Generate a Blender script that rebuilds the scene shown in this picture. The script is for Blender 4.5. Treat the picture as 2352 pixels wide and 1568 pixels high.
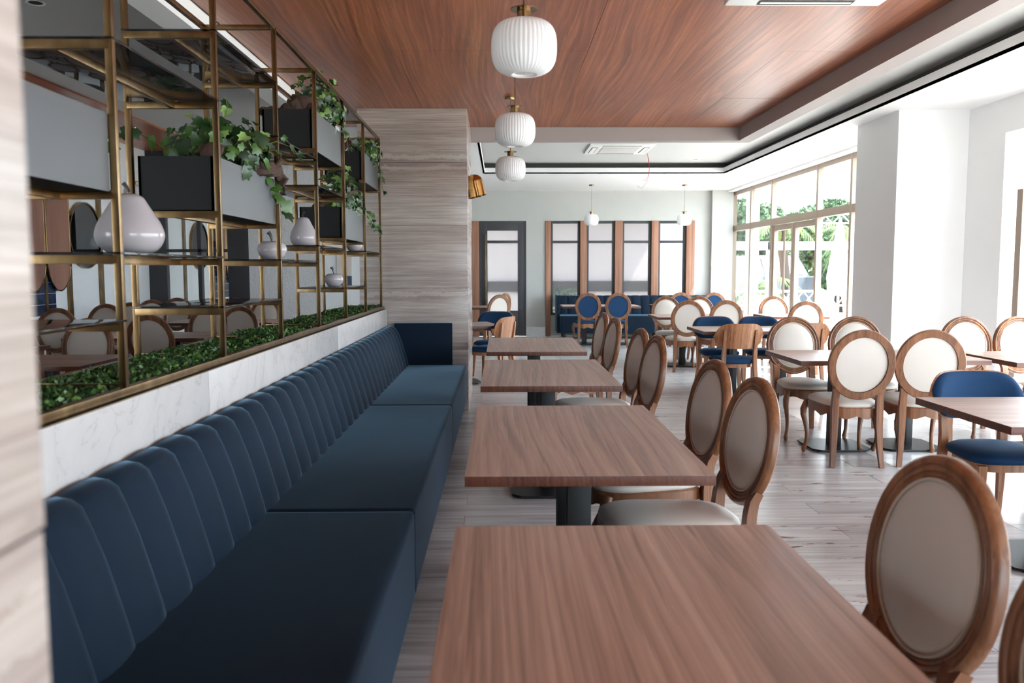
import bpy, bmesh, math, random
import numpy as np
from mathutils import Vector, Matrix, Euler
random.seed(7); PI = math.pi
for o in list(bpy.data.objects): bpy.data.objects.remove(o)
S = bpy.context.scene
COL = S.collection
# ---------------------------------------------------------------- camera
VX, VY, FPX, ROLL, CAMH = 1151.15, 617.65, 1914.8, -0.0021, 1.449
def camera():
    d = Vector(((VX-1176)/FPX, -(VY-784)/FPX, -1)).normalized()
    a = math.asin(-d.x); p = math.asin(d.y/math.cos(a))
    right = Vector((math.cos(a), d.x, 0)); hf = Vector((math.sin(a), math.cos(a), 0)); Z = Vector((0,0,1))
    up = Z*math.cos(p)+hf*math.sin(p); fwd = hf*math.cos(p)-Z*math.sin(p)
    c, s = math.cos(ROLL), math.sin(ROLL)
    right, up = right*c+up*s, up*c-right*s
    cd = bpy.data.cameras.new('camera'); co = bpy.data.objects.new('camera', cd); COL.objects.link(co)
    m = Matrix((right, up, -fwd)).transposed().to_4x4(); m.translation = Vector((0,0,CAMH)); co.matrix_world = m
    cd.sensor_width = 36; cd.sensor_fit = 'HORIZONTAL'; cd.lens = 36*FPX/2352
    cd.clip_start = .05; cd.clip_end = 300
    cd.dof.use_dof = True; cd.dof.focus_distance = 6.0; cd.dof.aperture_fstop = 3.8
    S.camera = co
camera()
# ---------------------------------------------------------------- world, sun, exposure
S.view_settings.view_transform = 'Standard'; S.view_settings.look = 'None'
S.view_settings.gamma = 1; S.view_settings.use_curve_mapping = False
S.view_settings.exposure = 1.15
W = bpy.data.worlds.new('sky'); S.world = W; W.use_nodes = True
bg = W.node_tree.nodes['Background']; bg.inputs[0].default_value = (.74, .87, 1, 1); bg.inputs[1].default_value = 6.0
sd = bpy.data.lights.new('sun', 'SUN'); sd.energy = 9; sd.angle = math.radians(.8); sd.color = (1, .97, .94)
so = bpy.data.objects.new('sun', sd); COL.objects.link(so); so.location = (12, 0, 12)
so.rotation_euler = Vector((-.45, .33, -.83)).to_track_quat('-Z', 'Y').to_euler()
def portal(name, loc, rot, sx, sy):
    l = bpy.data.lights.new(name, 'AREA'); l.shape = 'RECTANGLE'; l.size = sx; l.size_y = sy; l.energy = 1
    o = bpy.data.objects.new(name, l); COL.objects.link(o); o.location = loc; o.rotation_euler = rot
    l.cycles.is_portal = True
XW = 4.95; YF = 18.0
portal('window_portal', (XW+.32, 14.45, 1.5), (0, PI/2, 0), 3.0, 7.2)
portal('window_portal', (XW+.32, 3.6, 1.4), (0, PI/2, 0), 2.8, 9.2)
portal('window_portal', (2.9, -3.5, 1.5), (PI/2, 0, 0), 4.2, 2.5)  # sky portal of the added, unseen back window
portal('window_portal', (-5.8, -1.3, 1.5), (0, -PI/2, 0), 2.5, 3.8)  # sky portal of the added, unseen left window
portal('window_portal', (2.5, YF+.32, 1.4), (-PI/2, 0, 0), 3.4, 2.2)
S.cycles.max_bounces = 10; S.cycles.diffuse_bounces = 6; S.cycles.glossy_bounces = 4
S.cycles.transmission_bounces = 6; S.cycles.transparent_max_bounces = 12; S.cycles.sample_clamp_indirect = 6
S.cycles.caustics_reflective = False; S.cycles.caustics_refractive = False

# ---------------------------------------------------------------- materials
def srgb(r, g, b):
    f = lambda c: ((c/255+.055)/1.055)**2.4 if c > 10 else c/255/12.92
    return (f(r), f(g), f(b), 1)
class NT:
    def __init__(s, name):
        s.m = bpy.data.materials.new(name); s.m.use_nodes = True; s.t = s.m.node_tree
        s.b = s.t.nodes['Principled BSDF']; s.out = s.t.nodes['Material Output']
    def n(s, typ, **kw):
        n = s.t.nodes.new(typ)
        for k, v in kw.items():
            if k in n.inputs: n.inputs[k].default_value = v
            else: setattr(n, k, v)
        return n
    def l(s, a, b): s.t.links.new(a, b)
    def math(s, op, a, b=None):
        n = s.n('ShaderNodeMath', operation=op)
        for i, v in enumerate((a, b)):
            if v is None: continue
            if isinstance(v, (int, float)): n.inputs[i].default_value = v
            else: s.l(v, n.inputs[i])
        return n.outputs[0]
    def coords(s, kind='Object', scale=(1,1,1), loc=(0,0,0)):
        if kind == 'World': src = s.n('ShaderNodeNewGeometry').outputs['Position']
        else: src = s.n('ShaderNodeTexCoord').outputs[kind]
        mp = s.n('ShaderNodeMapping'); mp.inputs['Scale'].default_value = scale; mp.inputs['Location'].default_value = loc
        s.l(src, mp.inputs['Vector']); return mp.outputs[0]
    def noise(s, vec, scale, detail=4, rough=.5, dist=0):
        n = s.n('ShaderNodeTexNoise', Scale=scale, Detail=detail, Roughness=rough, Distortion=dist); s.l(vec, n.inputs['Vector']); return n.outputs['Fac']
    def ramp(s, fac, stops):
        n = s.n('ShaderNodeValToRGB'); e = n.color_ramp.elements
        while len(e) < len(stops): e.new(.5)
        for i, (p, c) in enumerate(stops): e[i].position = p; e[i].color = c
        s.l(fac, n.inputs[0]); return n.outputs['Color']
    def mix(s, fac, a, b, mode='MIX'):
        n = s.n('ShaderNodeMix', data_type='RGBA', blend_type=mode)
        for i, v in ((0, fac), (6, a), (7, b)):
            if isinstance(v, (int, float, tuple)): n.inputs[i].default_value = v
            else: s.l(v, n.inputs[i])
        return n.outputs[2]
    def bump(s, h, strength=.2, dist=.01):
        n = s.n('ShaderNodeBump', Strength=strength, Distance=dist); s.l(h, n.inputs['Height']); s.l(n.outputs[0], s.b.inputs['Normal'])
    def col(s, c):
        if isinstance(c, tuple): s.b.inputs['Base Color'].default_value = c
        else: s.l(c, s.b.inputs['Base Color'])
    def set(s, rough=.5, metal=0, spec=.5, coat=0, sheen=0):
        s.b.inputs['Roughness'].default_value = rough; s.b.inputs['Metallic'].default_value = metal
        s.b.inputs['Specular IOR Level'].default_value = spec; s.b.inputs['Coat Weight'].default_value = coat
        s.b.inputs['Sheen Weight'].default_value = sheen; s.b.inputs['Sheen Roughness'].default_value = .5
        return s
def plain(name, c, rough=.5, metal=0, spec=.5, nscale=0, namt=.0, bump=0, bscale=80, sheen=0):
    t = NT(name).set(rough, metal, spec, sheen=sheen)
    v = t.coords('Object')
    if namt:
        f = t.noise(v, nscale or 6, 4)
        t.col(t.mix(f, tuple(x*(1-namt) for x in c[:3])+(1,), tuple(min(1, x*(1+namt)) for x in c[:3])+(1,)))
    else: t.col(c)
    if bump: t.bump(t.noise(v, bscale, 3), bump, .003)
    return t.m
def wood(name, dark, mid, light, axis='X', k=38, amp=1.0, kind='Object', rough=.38, rnd=True, coat=0, spec=.5):
    """veneer: flowing cathedral lines stretched along the axis plus fine pores"""
    t = NT(name).set(rough, spec=spec, coat=coat)
    sc = {'X': (.13, 1, 1), 'Y': (1, .13, 1), 'Z': (1, 1, .13)}[axis]
    base = t.coords(kind)
    if rnd:
        oi = t.n('ShaderNodeObjectInfo'); add = t.n('ShaderNodeVectorMath', operation='ADD'); mul = t.n('ShaderNodeVectorMath', operation='SCALE')
        cb = t.n('ShaderNodeCombineXYZ'); t.l(oi.outputs['Random'], cb.inputs[0]); t.l(oi.outputs['Random'], cb.inputs[1]); t.l(oi.outputs['Random'], cb.inputs[2])
        t.l(cb.outputs[0], mul.inputs[0]); mul.inputs['Scale'].default_value = 37
        t.l(base, add.inputs[0]); t.l(mul.outputs[0], add.inputs[1]); base = add.outputs[0]
    mp = t.n('ShaderNodeMapping'); mp.inputs['Scale'].default_value = sc; t.l(base, mp.inputs['Vector'])
    low = t.noise(mp.outputs[0], 1.7, 2, .4)
    fine_s = {'X': (2.0, 90, 90), 'Y': (90, 2.0, 90), 'Z': (90, 90, 2.0)}[axis]
    mf = t.n('ShaderNodeMapping'); mf.inputs['Scale'].default_value = fine_s; t.l(base, mf.inputs['Vector'])
    fine = t.noise(mf.outputs[0], 1, 3, .6)
    sep = t.n('ShaderNodeSeparateXYZ'); t.l(mp.outputs[0], sep.inputs[0])
    cross = sep.outputs[{'X': 1, 'Y': 0, 'Z': 0}[axis]]
    v = t.math('ADD', t.math('MULTIPLY', cross, k*.8), t.math('MULTIPLY', low, k*amp*.28))
    v = t.math('ADD', v, t.math('MULTIPLY', fine, .9))
    cv = t.n('ShaderNodeCombineXYZ'); t.l(t.math('MULTIPLY', v, 1.6), cv.inputs[0]); t.l(t.math('MULTIPLY', sep.outputs[{'X': 0, 'Y': 1, 'Z': 2}[axis]], 3.0), cv.inputs[1])
    sn = t.noise(cv.outputs[0], 1, 3, .55)
    big = t.noise(mp.outputs[0], 4, 2)
    f = t.math('ADD', t.math('ADD', t.math('MULTIPLY', sn, .58), t.math('MULTIPLY', fine, .22)), t.math('MULTIPLY', big, .22))
    t.col(t.ramp(f, [(.36, dark), (.51, mid), (.66, light)]))
    t.bump(fine, .06, .002)
    return t.m
M = {}
M['veneer_ceiling'] = wood('veneer_ceiling', srgb(104,52,30), srgb(148,84,54), srgb(182,114,76), 'Y', 30, 1.5, 'World', rough=.30, rnd=False, spec=.28)
M['veneer_x'] = wood('table_veneer', srgb(122,95,84), srgb(166,133,118), srgb(192,161,145), 'X', 34, 1.3, rough=.36)
M['veneer_edge_shade'] = wood('table_edge_shade', srgb(54,25,15), srgb(88,46,29), srgb(112,64,43), 'X', 60, .3, rough=.4)  # table veneer darkened: shade of the side faces put into the colour
M['chair_wood'] = wood('chair_wood', srgb(80,46,27), srgb(120,77,50), srgb(152,104,73), 'Z', 20, .5, rough=.36)
M['bent_wood'] = wood('bent_plywood', srgb(120,76,48), srgb(160,108,74), srgb(190,138,100), 'Z', 24, .9, rough=.35)
M['post_wood'] = wood('post_wood', srgb(120,78,58), srgb(152,106,82), srgb(174,128,102), 'Z', 20, .5, rough=.45)
M['panel_wood'] = wood('panel_wood', srgb(98,62,48), srgb(134,90,72), srgb(156,110,90), 'Z', 40, .5, rough=.45)
M['driftwood'] = plain('driftwood', srgb(62,42,32), .85, nscale=14, namt=.55, bump=.9, bscale=40)
def marble_vein():
    t = NT('veined_stone').set(.22, spec=.5)
    w = t.coords('World', (1.0, 1.0, 20)); wf = t.coords('World', (2.2, 2.2, 130))
    a = t.noise(w, 1.2, 5, .6, .3); b = t.noise(wf, 1, 4, .65, .5); blot = t.noise(t.coords('World', (.6, .6, 4)), 1, 3)
    f = t.math('ADD', t.math('ADD', t.math('MULTIPLY', a, .34), t.math('MULTIPLY', b, .50)), t.math('MULTIPLY', blot, .20))
    c = t.ramp(f, [(.30, srgb(116,104,99)), (.46, srgb(152,138,132)), (.60, srgb(178,166,159)), (.78, srgb(210,202,197))])
    # pale crusted seams with a brown halo, as natural beds in the stone
    z = t.n('ShaderNodeSeparateXYZ'); t.l(t.coords('World'), z.inputs[0]); wob = t.noise(t.coords('World', (3, 3, 3)), 3, 5, .7)
    for z0 in (2.46, 1.20, 2.57):
        d = t.math('ABSOLUTE', t.math('SUBTRACT', t.math('ADD', z.outputs[2], t.math('MULTIPLY', wob, .12)), z0+.06))
        c = t.mix(t.math('MULTIPLY', t.math('LESS_THAN', d, .055), .22), c, srgb(122,104,96)); c = t.mix(t.math('MULTIPLY', t.math('LESS_THAN', d, .02), .3), c, srgb(206,196,188))
    t.col(c)
    return t.m
M['veined_stone'] = marble_vein()
def white_marble():
    t = NT('white_marble').set(.2)
    v = t.coords('World', (1, 1, 1)); n = t.noise(v, 2.2, 6, .6, 1.2); r = t.math('ABSOLUTE', t.math('SUBTRACT', n, .5))
    t.col(t.ramp(r, [(0, srgb(176,171,169)), (.010, srgb(190,185,183)), (.2, srgb(197,193,190))]))
    return t.m
M['white_marble'] = white_marble()
def planks():
    t = NT('wood_look_tile').set(.3, spec=.5)
    oi = t.n('ShaderNodeObjectInfo'); w = t.coords('World', (1, 1, 1))
    cb = t.n('ShaderNodeCombineXYZ'); t.l(t.math('MULTIPLY', oi.outputs['Random'], 31), cb.inputs[2]); ad = t.n('ShaderNodeVectorMath', operation='ADD'); t.l(w, ad.inputs[0]); t.l(cb.outputs[0], ad.inputs[1])
    m1 = t.n('ShaderNodeMapping'); m1.inputs['Scale'].default_value = (1.6, 34, 1); t.l(ad.outputs[0], m1.inputs['Vector'])
    m2 = t.n('ShaderNodeMapping'); m2.inputs['Scale'].default_value = (.8, 6, 1); t.l(ad.outputs[0], m2.inputs['Vector'])
    f = t.math('ADD', t.math('MULTIPLY', t.noise(m1.outputs[0], 1, 4, .6), .55), t.math('MULTIPLY', t.noise(m2.outputs[0], 1, 3, .5, .4), .45))
    c = t.ramp(f, [(.28, srgb(132,123,122)), (.5, srgb(174,167,167)), (.72, srgb(203,197,197))])
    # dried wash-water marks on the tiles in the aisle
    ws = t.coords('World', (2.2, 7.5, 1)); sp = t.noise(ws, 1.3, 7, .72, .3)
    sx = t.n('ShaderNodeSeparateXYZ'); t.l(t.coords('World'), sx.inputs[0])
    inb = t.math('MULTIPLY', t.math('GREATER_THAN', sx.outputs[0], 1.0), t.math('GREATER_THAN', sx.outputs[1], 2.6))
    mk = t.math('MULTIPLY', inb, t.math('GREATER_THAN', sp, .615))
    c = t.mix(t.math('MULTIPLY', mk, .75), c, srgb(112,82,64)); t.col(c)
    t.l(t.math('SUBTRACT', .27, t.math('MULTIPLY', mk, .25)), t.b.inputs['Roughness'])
    return t.m
M['plank'] = planks()
def tiles():
    t = NT('pale_stone_tile').set(.11)
    v = t.coords('World', (1, 1, 1)); n = t.noise(v, 1.6, 6, .6, 1.6); n2 = t.noise(t.coords('World', (1.5, 5, 1)), 1.2, 5, .6)
    f = t.math('ADD', t.math('MULTIPLY', n, .6), t.math('MULTIPLY', n2, .4))
    t.col(t.ramp(f, [(.36, srgb(196,195,196)), (.5, srgb(222,221,221)), (.7, srgb(234,233,232))])); return t.m
M['stone_tile'] = tiles()
M['grout'] = plain('grout', srgb(188,180,174), .8)
M['grey_paint'] = plain('grey_green_paint', srgb(180,180,176), .6, nscale=3, namt=.05)
M['back_wall'] = plain('taupe_wall_paint', srgb(110,102,96), .7)
M['white_paint'] = plain('white_paint', srgb(236,236,236), .6, nscale=2, namt=.02)
M['ceiling_grey'] = plain('ceiling_grey_paint', srgb(192,193,191), .6)
M['beam_taupe'] = plain('beam_taupe_paint', srgb(160,150,147), .6)
M['cove_dark'] = plain('cove_dark', srgb(70,70,66), .8)
def stucco():
    t = NT('rough_plaster').set(.8, spec=.3); t.col(srgb(232,233,235)); v = t.coords('World')
    t.bump(t.noise(v, 26, 4, .6, 1.2), .9, .02); return t.m
M['stucco'] = stucco()
def brass():
    t = NT('brushed_brass').set(.27, 1); v = t.coords('World', (6, 6, 2))
    t.col(t.ramp(t.noise(v, 3, 3), [(.3, srgb(112,88,60)), (.6, srgb(140,113,79)), (.8, srgb(168,140,102))])); return t.m
M['brass'] = brass()
M['gold'] = plain('polished_gold', srgb(205,160,100), .12, 1)
M['dark_frame'] = plain('charcoal_aluminium', srgb(58,58,62), .45, 0, .5)
M['champagne'] = plain('champagne_aluminium', srgb(158,141,126), .45, .1, .5)
M['black_steel'] = plain('black_steel', srgb(13,13,15), .4, .0, .4)
M['planter_black'] = plain('planter_black', srgb(10,10,11), .6, spec=.3, bump=.1, bscale=120)
M['planter_grey'] = plain('planter_grey', srgb(86,88,91), .5)
M['cream'] = plain('cream_upholstery', srgb(200,190,181), .5, nscale=9, namt=.03, bump=.12, bscale=260, sheen=.1)
M['cream_pipe'] = plain('cream_piping', srgb(190,176,160), .45)
def fabric(name, c, bs=420, sheen=.25):
    t = NT(name).set(.85, spec=.25, sheen=sheen); v = t.coords('Object'); t.b.inputs['Sheen Tint'].default_value = (.42,.70,.95,1); t.b.inputs['Sheen Roughness'].default_value = .22
    f = t.noise(v, 240, 2); t.col(t.mix(f, tuple(x*.82 for x in c[:3])+(1,), tuple(x*1.2 for x in c[:3])+(1,)))
    t.bump(t.noise(v, bs, 2), .15, .002); return t.m
M['sofa_blue'] = fabric('petrol_blue_fabric', srgb(10,29,46), sheen=.42)
M['chair_blue'] = fabric('denim_blue_fabric', srgb(22,54,88), sheen=.12)
M['sofa_leg'] = plain('sofa_leg', srgb(40,36,34), .5)
def opal(name, c, tr=.35):
    t = NT(name).set(.22); t.col(c)
    tl = t.n('ShaderNodeBsdfTranslucent'); tl.inputs[0].default_value = (1, 1, 1, 1)
    mx = t.n('ShaderNodeMixShader'); mx.inputs[0].default_value = tr; t.l(t.b.outputs[0], mx.inputs[1]); t.l(tl.outputs[0], mx.inputs[2]); t.l(mx.outputs[0], t.out.inputs[0]); return t.m
M['opal'] = opal('opal_glass', srgb(250,250,250), .42)
M['ceramic'] = plain('white_ceramic', srgb(166,159,162), .08, nscale=3, namt=.03)
M['stem_dark'] = plain('dark_stem', srgb(46,38,44), .35)
M['black_cord'] = plain('black_cord', srgb(30,28,28), .6)
M['red_wire'] = plain('red_wire', srgb(200,40,45), .4)
M['pink_wire'] = plain('grey_wire', srgb(150,110,115), .4)
M['plastic'] = plain('white_plastic', srgb(238,238,236), .35)
M['filter_grey'] = plain('grille_grey', srgb(180,176,172), .6)
M['mirror'] = plain('mirror', srgb(78,78,82), .02, 1)  # tinted dark in place of a reflection of the dim room side
M['smoked'] = None
def glass_clear(name, tint=(1,1,1,1), refl=.06):
    t = NT(name); tr = t.n('ShaderNodeBsdfTransparent'); tr.inputs[0].default_value = tint
    gl = t.n('ShaderNodeBsdfGlossy'); gl.inputs['Roughness'].default_value = .01
    ge = t.n('ShaderNodeNewGeometry'); dt = t.n('ShaderNodeVectorMath', operation='DOT_PRODUCT'); t.l(ge.outputs['Normal'], dt.inputs[0]); t.l(ge.outputs['Incoming'], dt.inputs[1])
    fac = t.math('ADD', .03, t.math('MULTIPLY', t.math('POWER', t.math('SUBTRACT', 1, t.math('ABSOLUTE', dt.outputs['Value'])), 5), .6))
    mx = t.n('ShaderNodeMixShader'); t.l(fac, mx.inputs[0]); t.l(tr.outputs[0], mx.inputs[1]); t.l(gl.outputs[0], mx.inputs[2]); t.l(mx.outputs[0], t.out.inputs[0]); return t.m
M['glass'] = glass_clear('window_glass', (.97,.98,.97,1))
M['smoked'] = glass_clear('smoked_glass', (.30,.30,.32,1))
def frosted():
    t = NT('ribbed_frosted_glass'); v = t.coords('World', (120, 1, .6)); h = t.noise(v, 1, 3)
    bp = t.n('ShaderNodeBump', Strength=.5, Distance=.004); t.l(h, bp.inputs['Height'])
    rf = t.n('ShaderNodeBsdfRefraction', IOR=1.02, Roughness=.3); rf.inputs[0].default_value = (.40,.375,.365,1); rf.distribution = 'BECKMANN'
    t.l(bp.outputs[0], rf.inputs['Normal'])
    tl = t.n('ShaderNodeBsdfTranslucent'); tl.inputs[0].default_value = (.28,.28,.30,1)
    tp = t.n('ShaderNodeBsdfTransparent'); tp.inputs[0].default_value = (.5,.5,.52,1)
    m1 = t.n('ShaderNodeMixShader'); m1.inputs[0].default_value = .55; t.l(tp.outputs[0], m1.inputs[1]); t.l(tl.outputs[0], m1.inputs[2])
    m0 = t.n('ShaderNodeMixShader'); m0.inputs[0].default_value = .3; t.l(rf.outputs[0], m0.inputs[1]); t.l(m1.outputs[0], m0.inputs[2])
    t.l(m0.outputs[0], t.out.inputs[0]); return t.m
M['frosted'] = frosted()
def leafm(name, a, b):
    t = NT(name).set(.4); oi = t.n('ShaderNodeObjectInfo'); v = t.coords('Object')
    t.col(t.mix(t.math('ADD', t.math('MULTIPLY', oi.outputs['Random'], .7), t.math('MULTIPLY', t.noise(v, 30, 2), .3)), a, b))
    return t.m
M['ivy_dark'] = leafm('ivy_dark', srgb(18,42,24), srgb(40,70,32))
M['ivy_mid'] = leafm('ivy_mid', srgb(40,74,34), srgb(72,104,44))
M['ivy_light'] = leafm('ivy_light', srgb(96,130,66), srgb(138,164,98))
M['ivy_stem'] = plain('ivy_stem', srgb(96,104,60), .6)
def hedge():
    t = NT('boxwood').set(.45); at = t.n('ShaderNodeAttribute', attribute_name='tone')
    t.col(t.ramp(at.outputs['Fac'], [(0, srgb(26,48,20)), (.55, srgb(52,86,34)), (1, srgb(108,140,66))])); return t.m
M['boxwood'] = hedge()
def foliage_out(name, a, b):
    t = NT(name).set(.7, spec=.2); at = t.n('ShaderNodeAttribute', attribute_name='tone'); t.col(t.mix(at.outputs['Fac'], a, b)); return t.m
M['tree_leaf'] = foliage_out('tree_leaf', srgb(38,62,42), srgb(92,118,76))
M['palm_leaf'] = foliage_out('palm_leaf', srgb(56,82,44), srgb(112,134,80))
M['bark'] = plain('bark', srgb(60,46,38), .9, nscale=10, namt=.3, bump=.5, bscale=20)
M['blue_tile'] = plain('blue_glazed_tile', srgb(30,44,72), .12, nscale=6, namt=.4)
M['terrace'] = plain('terrace_paving', srgb(206,200,190), .8)
M['outdoor_white'] = plain('outdoor_white', srgb(235,235,235), .6)
M['wicker'] = plain('wicker', srgb(176,140,100), .7, nscale=60, namt=.4)
M['vehicle_dark'] = plain('vehicle_paint', srgb(70,76,84), .35)
M['poster_paper'] = plain('poster_paper', srgb(216,206,196), .6)
M['poster_blue'] = plain('poster_band', srgb(66,78,100), .6)

# ---------------------------------------------------------------- mesh helpers
class MB:
    def __init__(s): s.v = []; s.f = []
    def add(s, vs, fs):
        o = len(s.v); s.v += [tuple(p) for p in vs]; s.f += [tuple(i+o for i in f) for f in fs]; return s
    def box(s, x0, x1, y0, y1, z0, z1):
        return s.add([(x0,y0,z0),(x1,y0,z0),(x1,y1,z0),(x0,y1,z0),(x0,y0,z1),(x1,y0,z1),(x1,y1,z1),(x0,y1,z1)],
                     [(3,2,1,0),(4,5,6,7),(0,1,5,4),(1,2,6,5),(2,3,7,6),(3,0,4,7)])
    def lathe(s, prof, n=24, c=(0,0,0), axis='Z', cap=True, rib=0):
        vs = []
        for r, z in prof:
            for k in range(n):
                a = 2*PI*k/n; rr = r*(1+rib*math.cos(a*n/4))
                p = (rr*math.cos(a), rr*math.sin(a), z)
                if axis == 'X': p = (p[2], p[0], p[1])
                if axis == 'Y': p = (p[1], p[2], p[0])
                vs.append((p[0]+c[0], p[1]+c[1], p[2]+c[2]))
        fs = []
        for i in range(len(prof)-1):
            for k in range(n):
                k2 = (k+1) % n; fs.append((i*n+k, i*n+k2, (i+1)*n+k2, (i+1)*n+k))
        if cap:
            if prof[0][0] > 1e-4: fs.append(tuple(range(n))[::-1])
            if prof[-1][0] > 1e-4: fs.append(tuple((len(prof)-1)*n+k for k in range(n)))
        return s.add(vs, fs)
    def sweep(s, path, secs, up=(0,0,1), closed=False, cap=True):
        """path points; secs: section(s) [(a,b)] along side/up axes (one list, or one list per point)"""
        P = [Vector(p) for p in path]; n = len(P); up = Vector(up); vs = []
        per = secs and isinstance(secs[0][0], (tuple, list))
        prev = None
        for i, p in enumerate(P):
            if closed: t = (P[(i+1) % n]-P[i-1])
            else: t = P[min(i+1, n-1)]-P[max(i-1, 0)]
            t.normalize(); side = t.cross(up)
            if side.length < 1e-3: side = prev or Vector((1,0,0))
            side.normalize(); prev = side; u = side.cross(t).normalized()
            sec = secs[i] if per else secs
            for a, b in sec: vs.append(p+side*a+u*b)
        m = len(secs[0]) if per else len(secs); fs = []
        for i in range(n if closed else n-1):
            j = (i+1) % n
            for k in range(m):
                k2 = (k+1) % m; fs.append((i*m+k, j*m+k, j*m+k2, i*m+k2))
        if cap and not closed: fs += [tuple(range(m)), tuple((n-1)*m+k for k in range(m))[::-1]]
        return s.add(vs, fs)
    def tube(s, path, r, n=8, closed=False):
        P = len(path); rs = r if isinstance(r, (list, tuple)) else [r]*P
        return s.sweep(path, [[(rr*math.cos(2*PI*k/n), rr*math.sin(2*PI*k/n)) for k in range(n)] for rr in rs], up=(.01,.02,1), closed=closed)
    def bar(s, p0, p1, w, h=None, up=(0,0,1)):
        h = h or w; return s.sweep([p0, p1], [(-w/2,-h/2),(w/2,-h/2),(w/2,h/2),(-w/2,h/2)], up)
    def prism(s, outline, z0, z1):
        n = len(outline); zb = z0 if callable(z0) else (lambda i: z0)
        vs = [(x, y, zb(i)) for i, (x, y) in enumerate(outline)]+[(x, y, z1) for x, y in outline]
        return s.add(vs, [tuple(range(n))[::-1], tuple(range(n, 2*n))]+[(i, (i+1) % n, n+(i+1) % n, n+i) for i in range(n)])
    def layers(s, rings, cap=True):
        """stack of same-length closed rings"""
        n = len(rings[0]); vs = [p for r in rings for p in r]; fs = []
        for i in range(len(rings)-1):
            for k in range(n): k2 = (k+1) % n; fs.append((i*n+k, i*n+k2, (i+1)*n+k2, (i+1)*n+k))
        if cap: fs += [tuple(range(n))[::-1], tuple((len(rings)-1)*n+k for k in range(n))]
        return s.add(vs, fs)
    def grid(s, fn, nu, nv, both=False):
        vs = [fn(i/nu, j/nv) for i in range(nu+1) for j in range(nv+1)]
        fs = [(i*(nv+1)+j, (i+1)*(nv+1)+j, (i+1)*(nv+1)+j+1, i*(nv+1)+j+1) for i in range(nu) for j in range(nv)]
        return s.add(vs, fs)
    def mesh(s, name, mat, bevel=0, smooth=40, segs=2, fix=True):
        me = bpy.data.meshes.new(name); me.from_pydata(s.v, [], s.f); me.validate()
        if bevel or fix:
            bm = bmesh.new(); bm.from_mesh(me)
            if fix: bmesh.ops.recalc_face_normals(bm, faces=bm.faces)
            if bevel: bmesh.ops.bevel(bm, geom=list(bm.edges), offset=bevel, segments=segs, profile=.7, affect='EDGES', clamp_overlap=True)
            bm.to_mesh(me); bm.free()
        if smooth:
            me.polygons.foreach_set('use_smooth', [True]*len(me.polygons)); me.set_sharp_from_angle(angle=math.radians(smooth))
        me.materials.append(mat); return me
    def ob(s, name, mat, parent=None, loc=None, rot=None, **kw): return link(name, s.mesh(name, mat, **kw), parent, loc, rot)
def link(name, me, parent=None, loc=None, rot=None):
    o = bpy.data.objects.new(name, me); COL.objects.link(o)
    if parent is not None: o.parent = parent
    if loc: o.location = loc
    if rot is not None: o.rotation_euler = (0,0,rot) if isinstance(rot, (int, float)) else rot
    return o
def thing(name, label, cat, loc=(0,0,0), rz=0, group=None):
    o = bpy.data.objects.new(name, None); COL.objects.link(o); o.location = loc; o.rotation_euler = (0,0,rz); o.empty_display_size = .1
    tag(o, label, cat, group); return o
def tag(o, label, cat, group=None):
    o['label'] = label; o['category'] = cat
    if group: o['group'] = group
    return o
def struct(o): o['kind'] = 'structure'; return o
def sbox(name, mat, *b, parent=None, bevel=0, **kw):
    o = MB().box(*b).ob(name, mat, parent, bevel=bevel, smooth=0 if not bevel else 40, **kw)
    if parent is None: struct(o)
    return o
def dup(root, loc, rz, label, group=None):
    r = root.copy(); COL.objects.link(r); r.location = loc; r.rotation_euler = (0,0,rz); r['label'] = label
    if group: r['group'] = group
    for ch in list(root.children):
        c = ch.copy(); COL.objects.link(c); c.parent = r
        for g in list(ch.children):
            d = g.copy(); COL.objects.link(d); d.parent = c
    return r

# ================================================================ SETTING
ZW, ZS, ZG = 3.045, 3.11, 3.30          # wood ceiling, soffit, raised grey ceiling
XL = -5.5
# floor slab, planks, tiles
floor = sbox('floor', M['grout'], XL-.1, XW, -3.2, YF, -.12, -.006)
PX1, PY1, PW, PLN = 2.88, 9.86, .233, 1.4
gap = .003
def clipped(name, mat, x0, x1, y0, y1, z):
    if x1-x0 < .02 or y1-y0 < .02: return
    sbox(name, mat, x0+gap/2, x1-gap/2, y0+gap/2, y1-gap/2, -.008, z, parent=floor)
r = 0; y = 5.27-PW*24
while y < PY1-.01:
    y1 = min(y+PW, PY1); off = -.217 if r % 2 else -.217+PLN/2
    x = off-PLN*3
    while x < PX1:
        a, b = max(x, -2.0), min(x+PLN, PX1)
        clipped('plank', M['plank'], a, b, y, y1, random.uniform(-.0006, .0006)); x += PLN
    y += PW; r += 1
TW, TL = .66, 1.32
y = PY1; r = 0
while y < YF:
    x = 2.28-TW*6
    while x < XW:
        clipped('floor_tile', M['stone_tile'], max(x, -1.6), min(x+TW, XW), y, min(y+TL, YF), random.uniform(-.0004, .0004)); x += TW
    y += TL
y = PY1-TL*8
while y < PY1-.01:
    for k in range(4):
        x = PX1+k*TW
        if x < XW: clipped('floor_tile', M['stone_tile'], x, min(x+TW, XW), y, y+TL, 0)
    y += TL
y = 1.0
while y < YF:   # dark tiles of the neighbouring dining room
    for k in range(6):
        clipped('floor_tile', M['plank'], XL+k*TW, min(XL+(k+1)*TW, -2.0), y, y+TL, 0)
    y += TL
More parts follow.
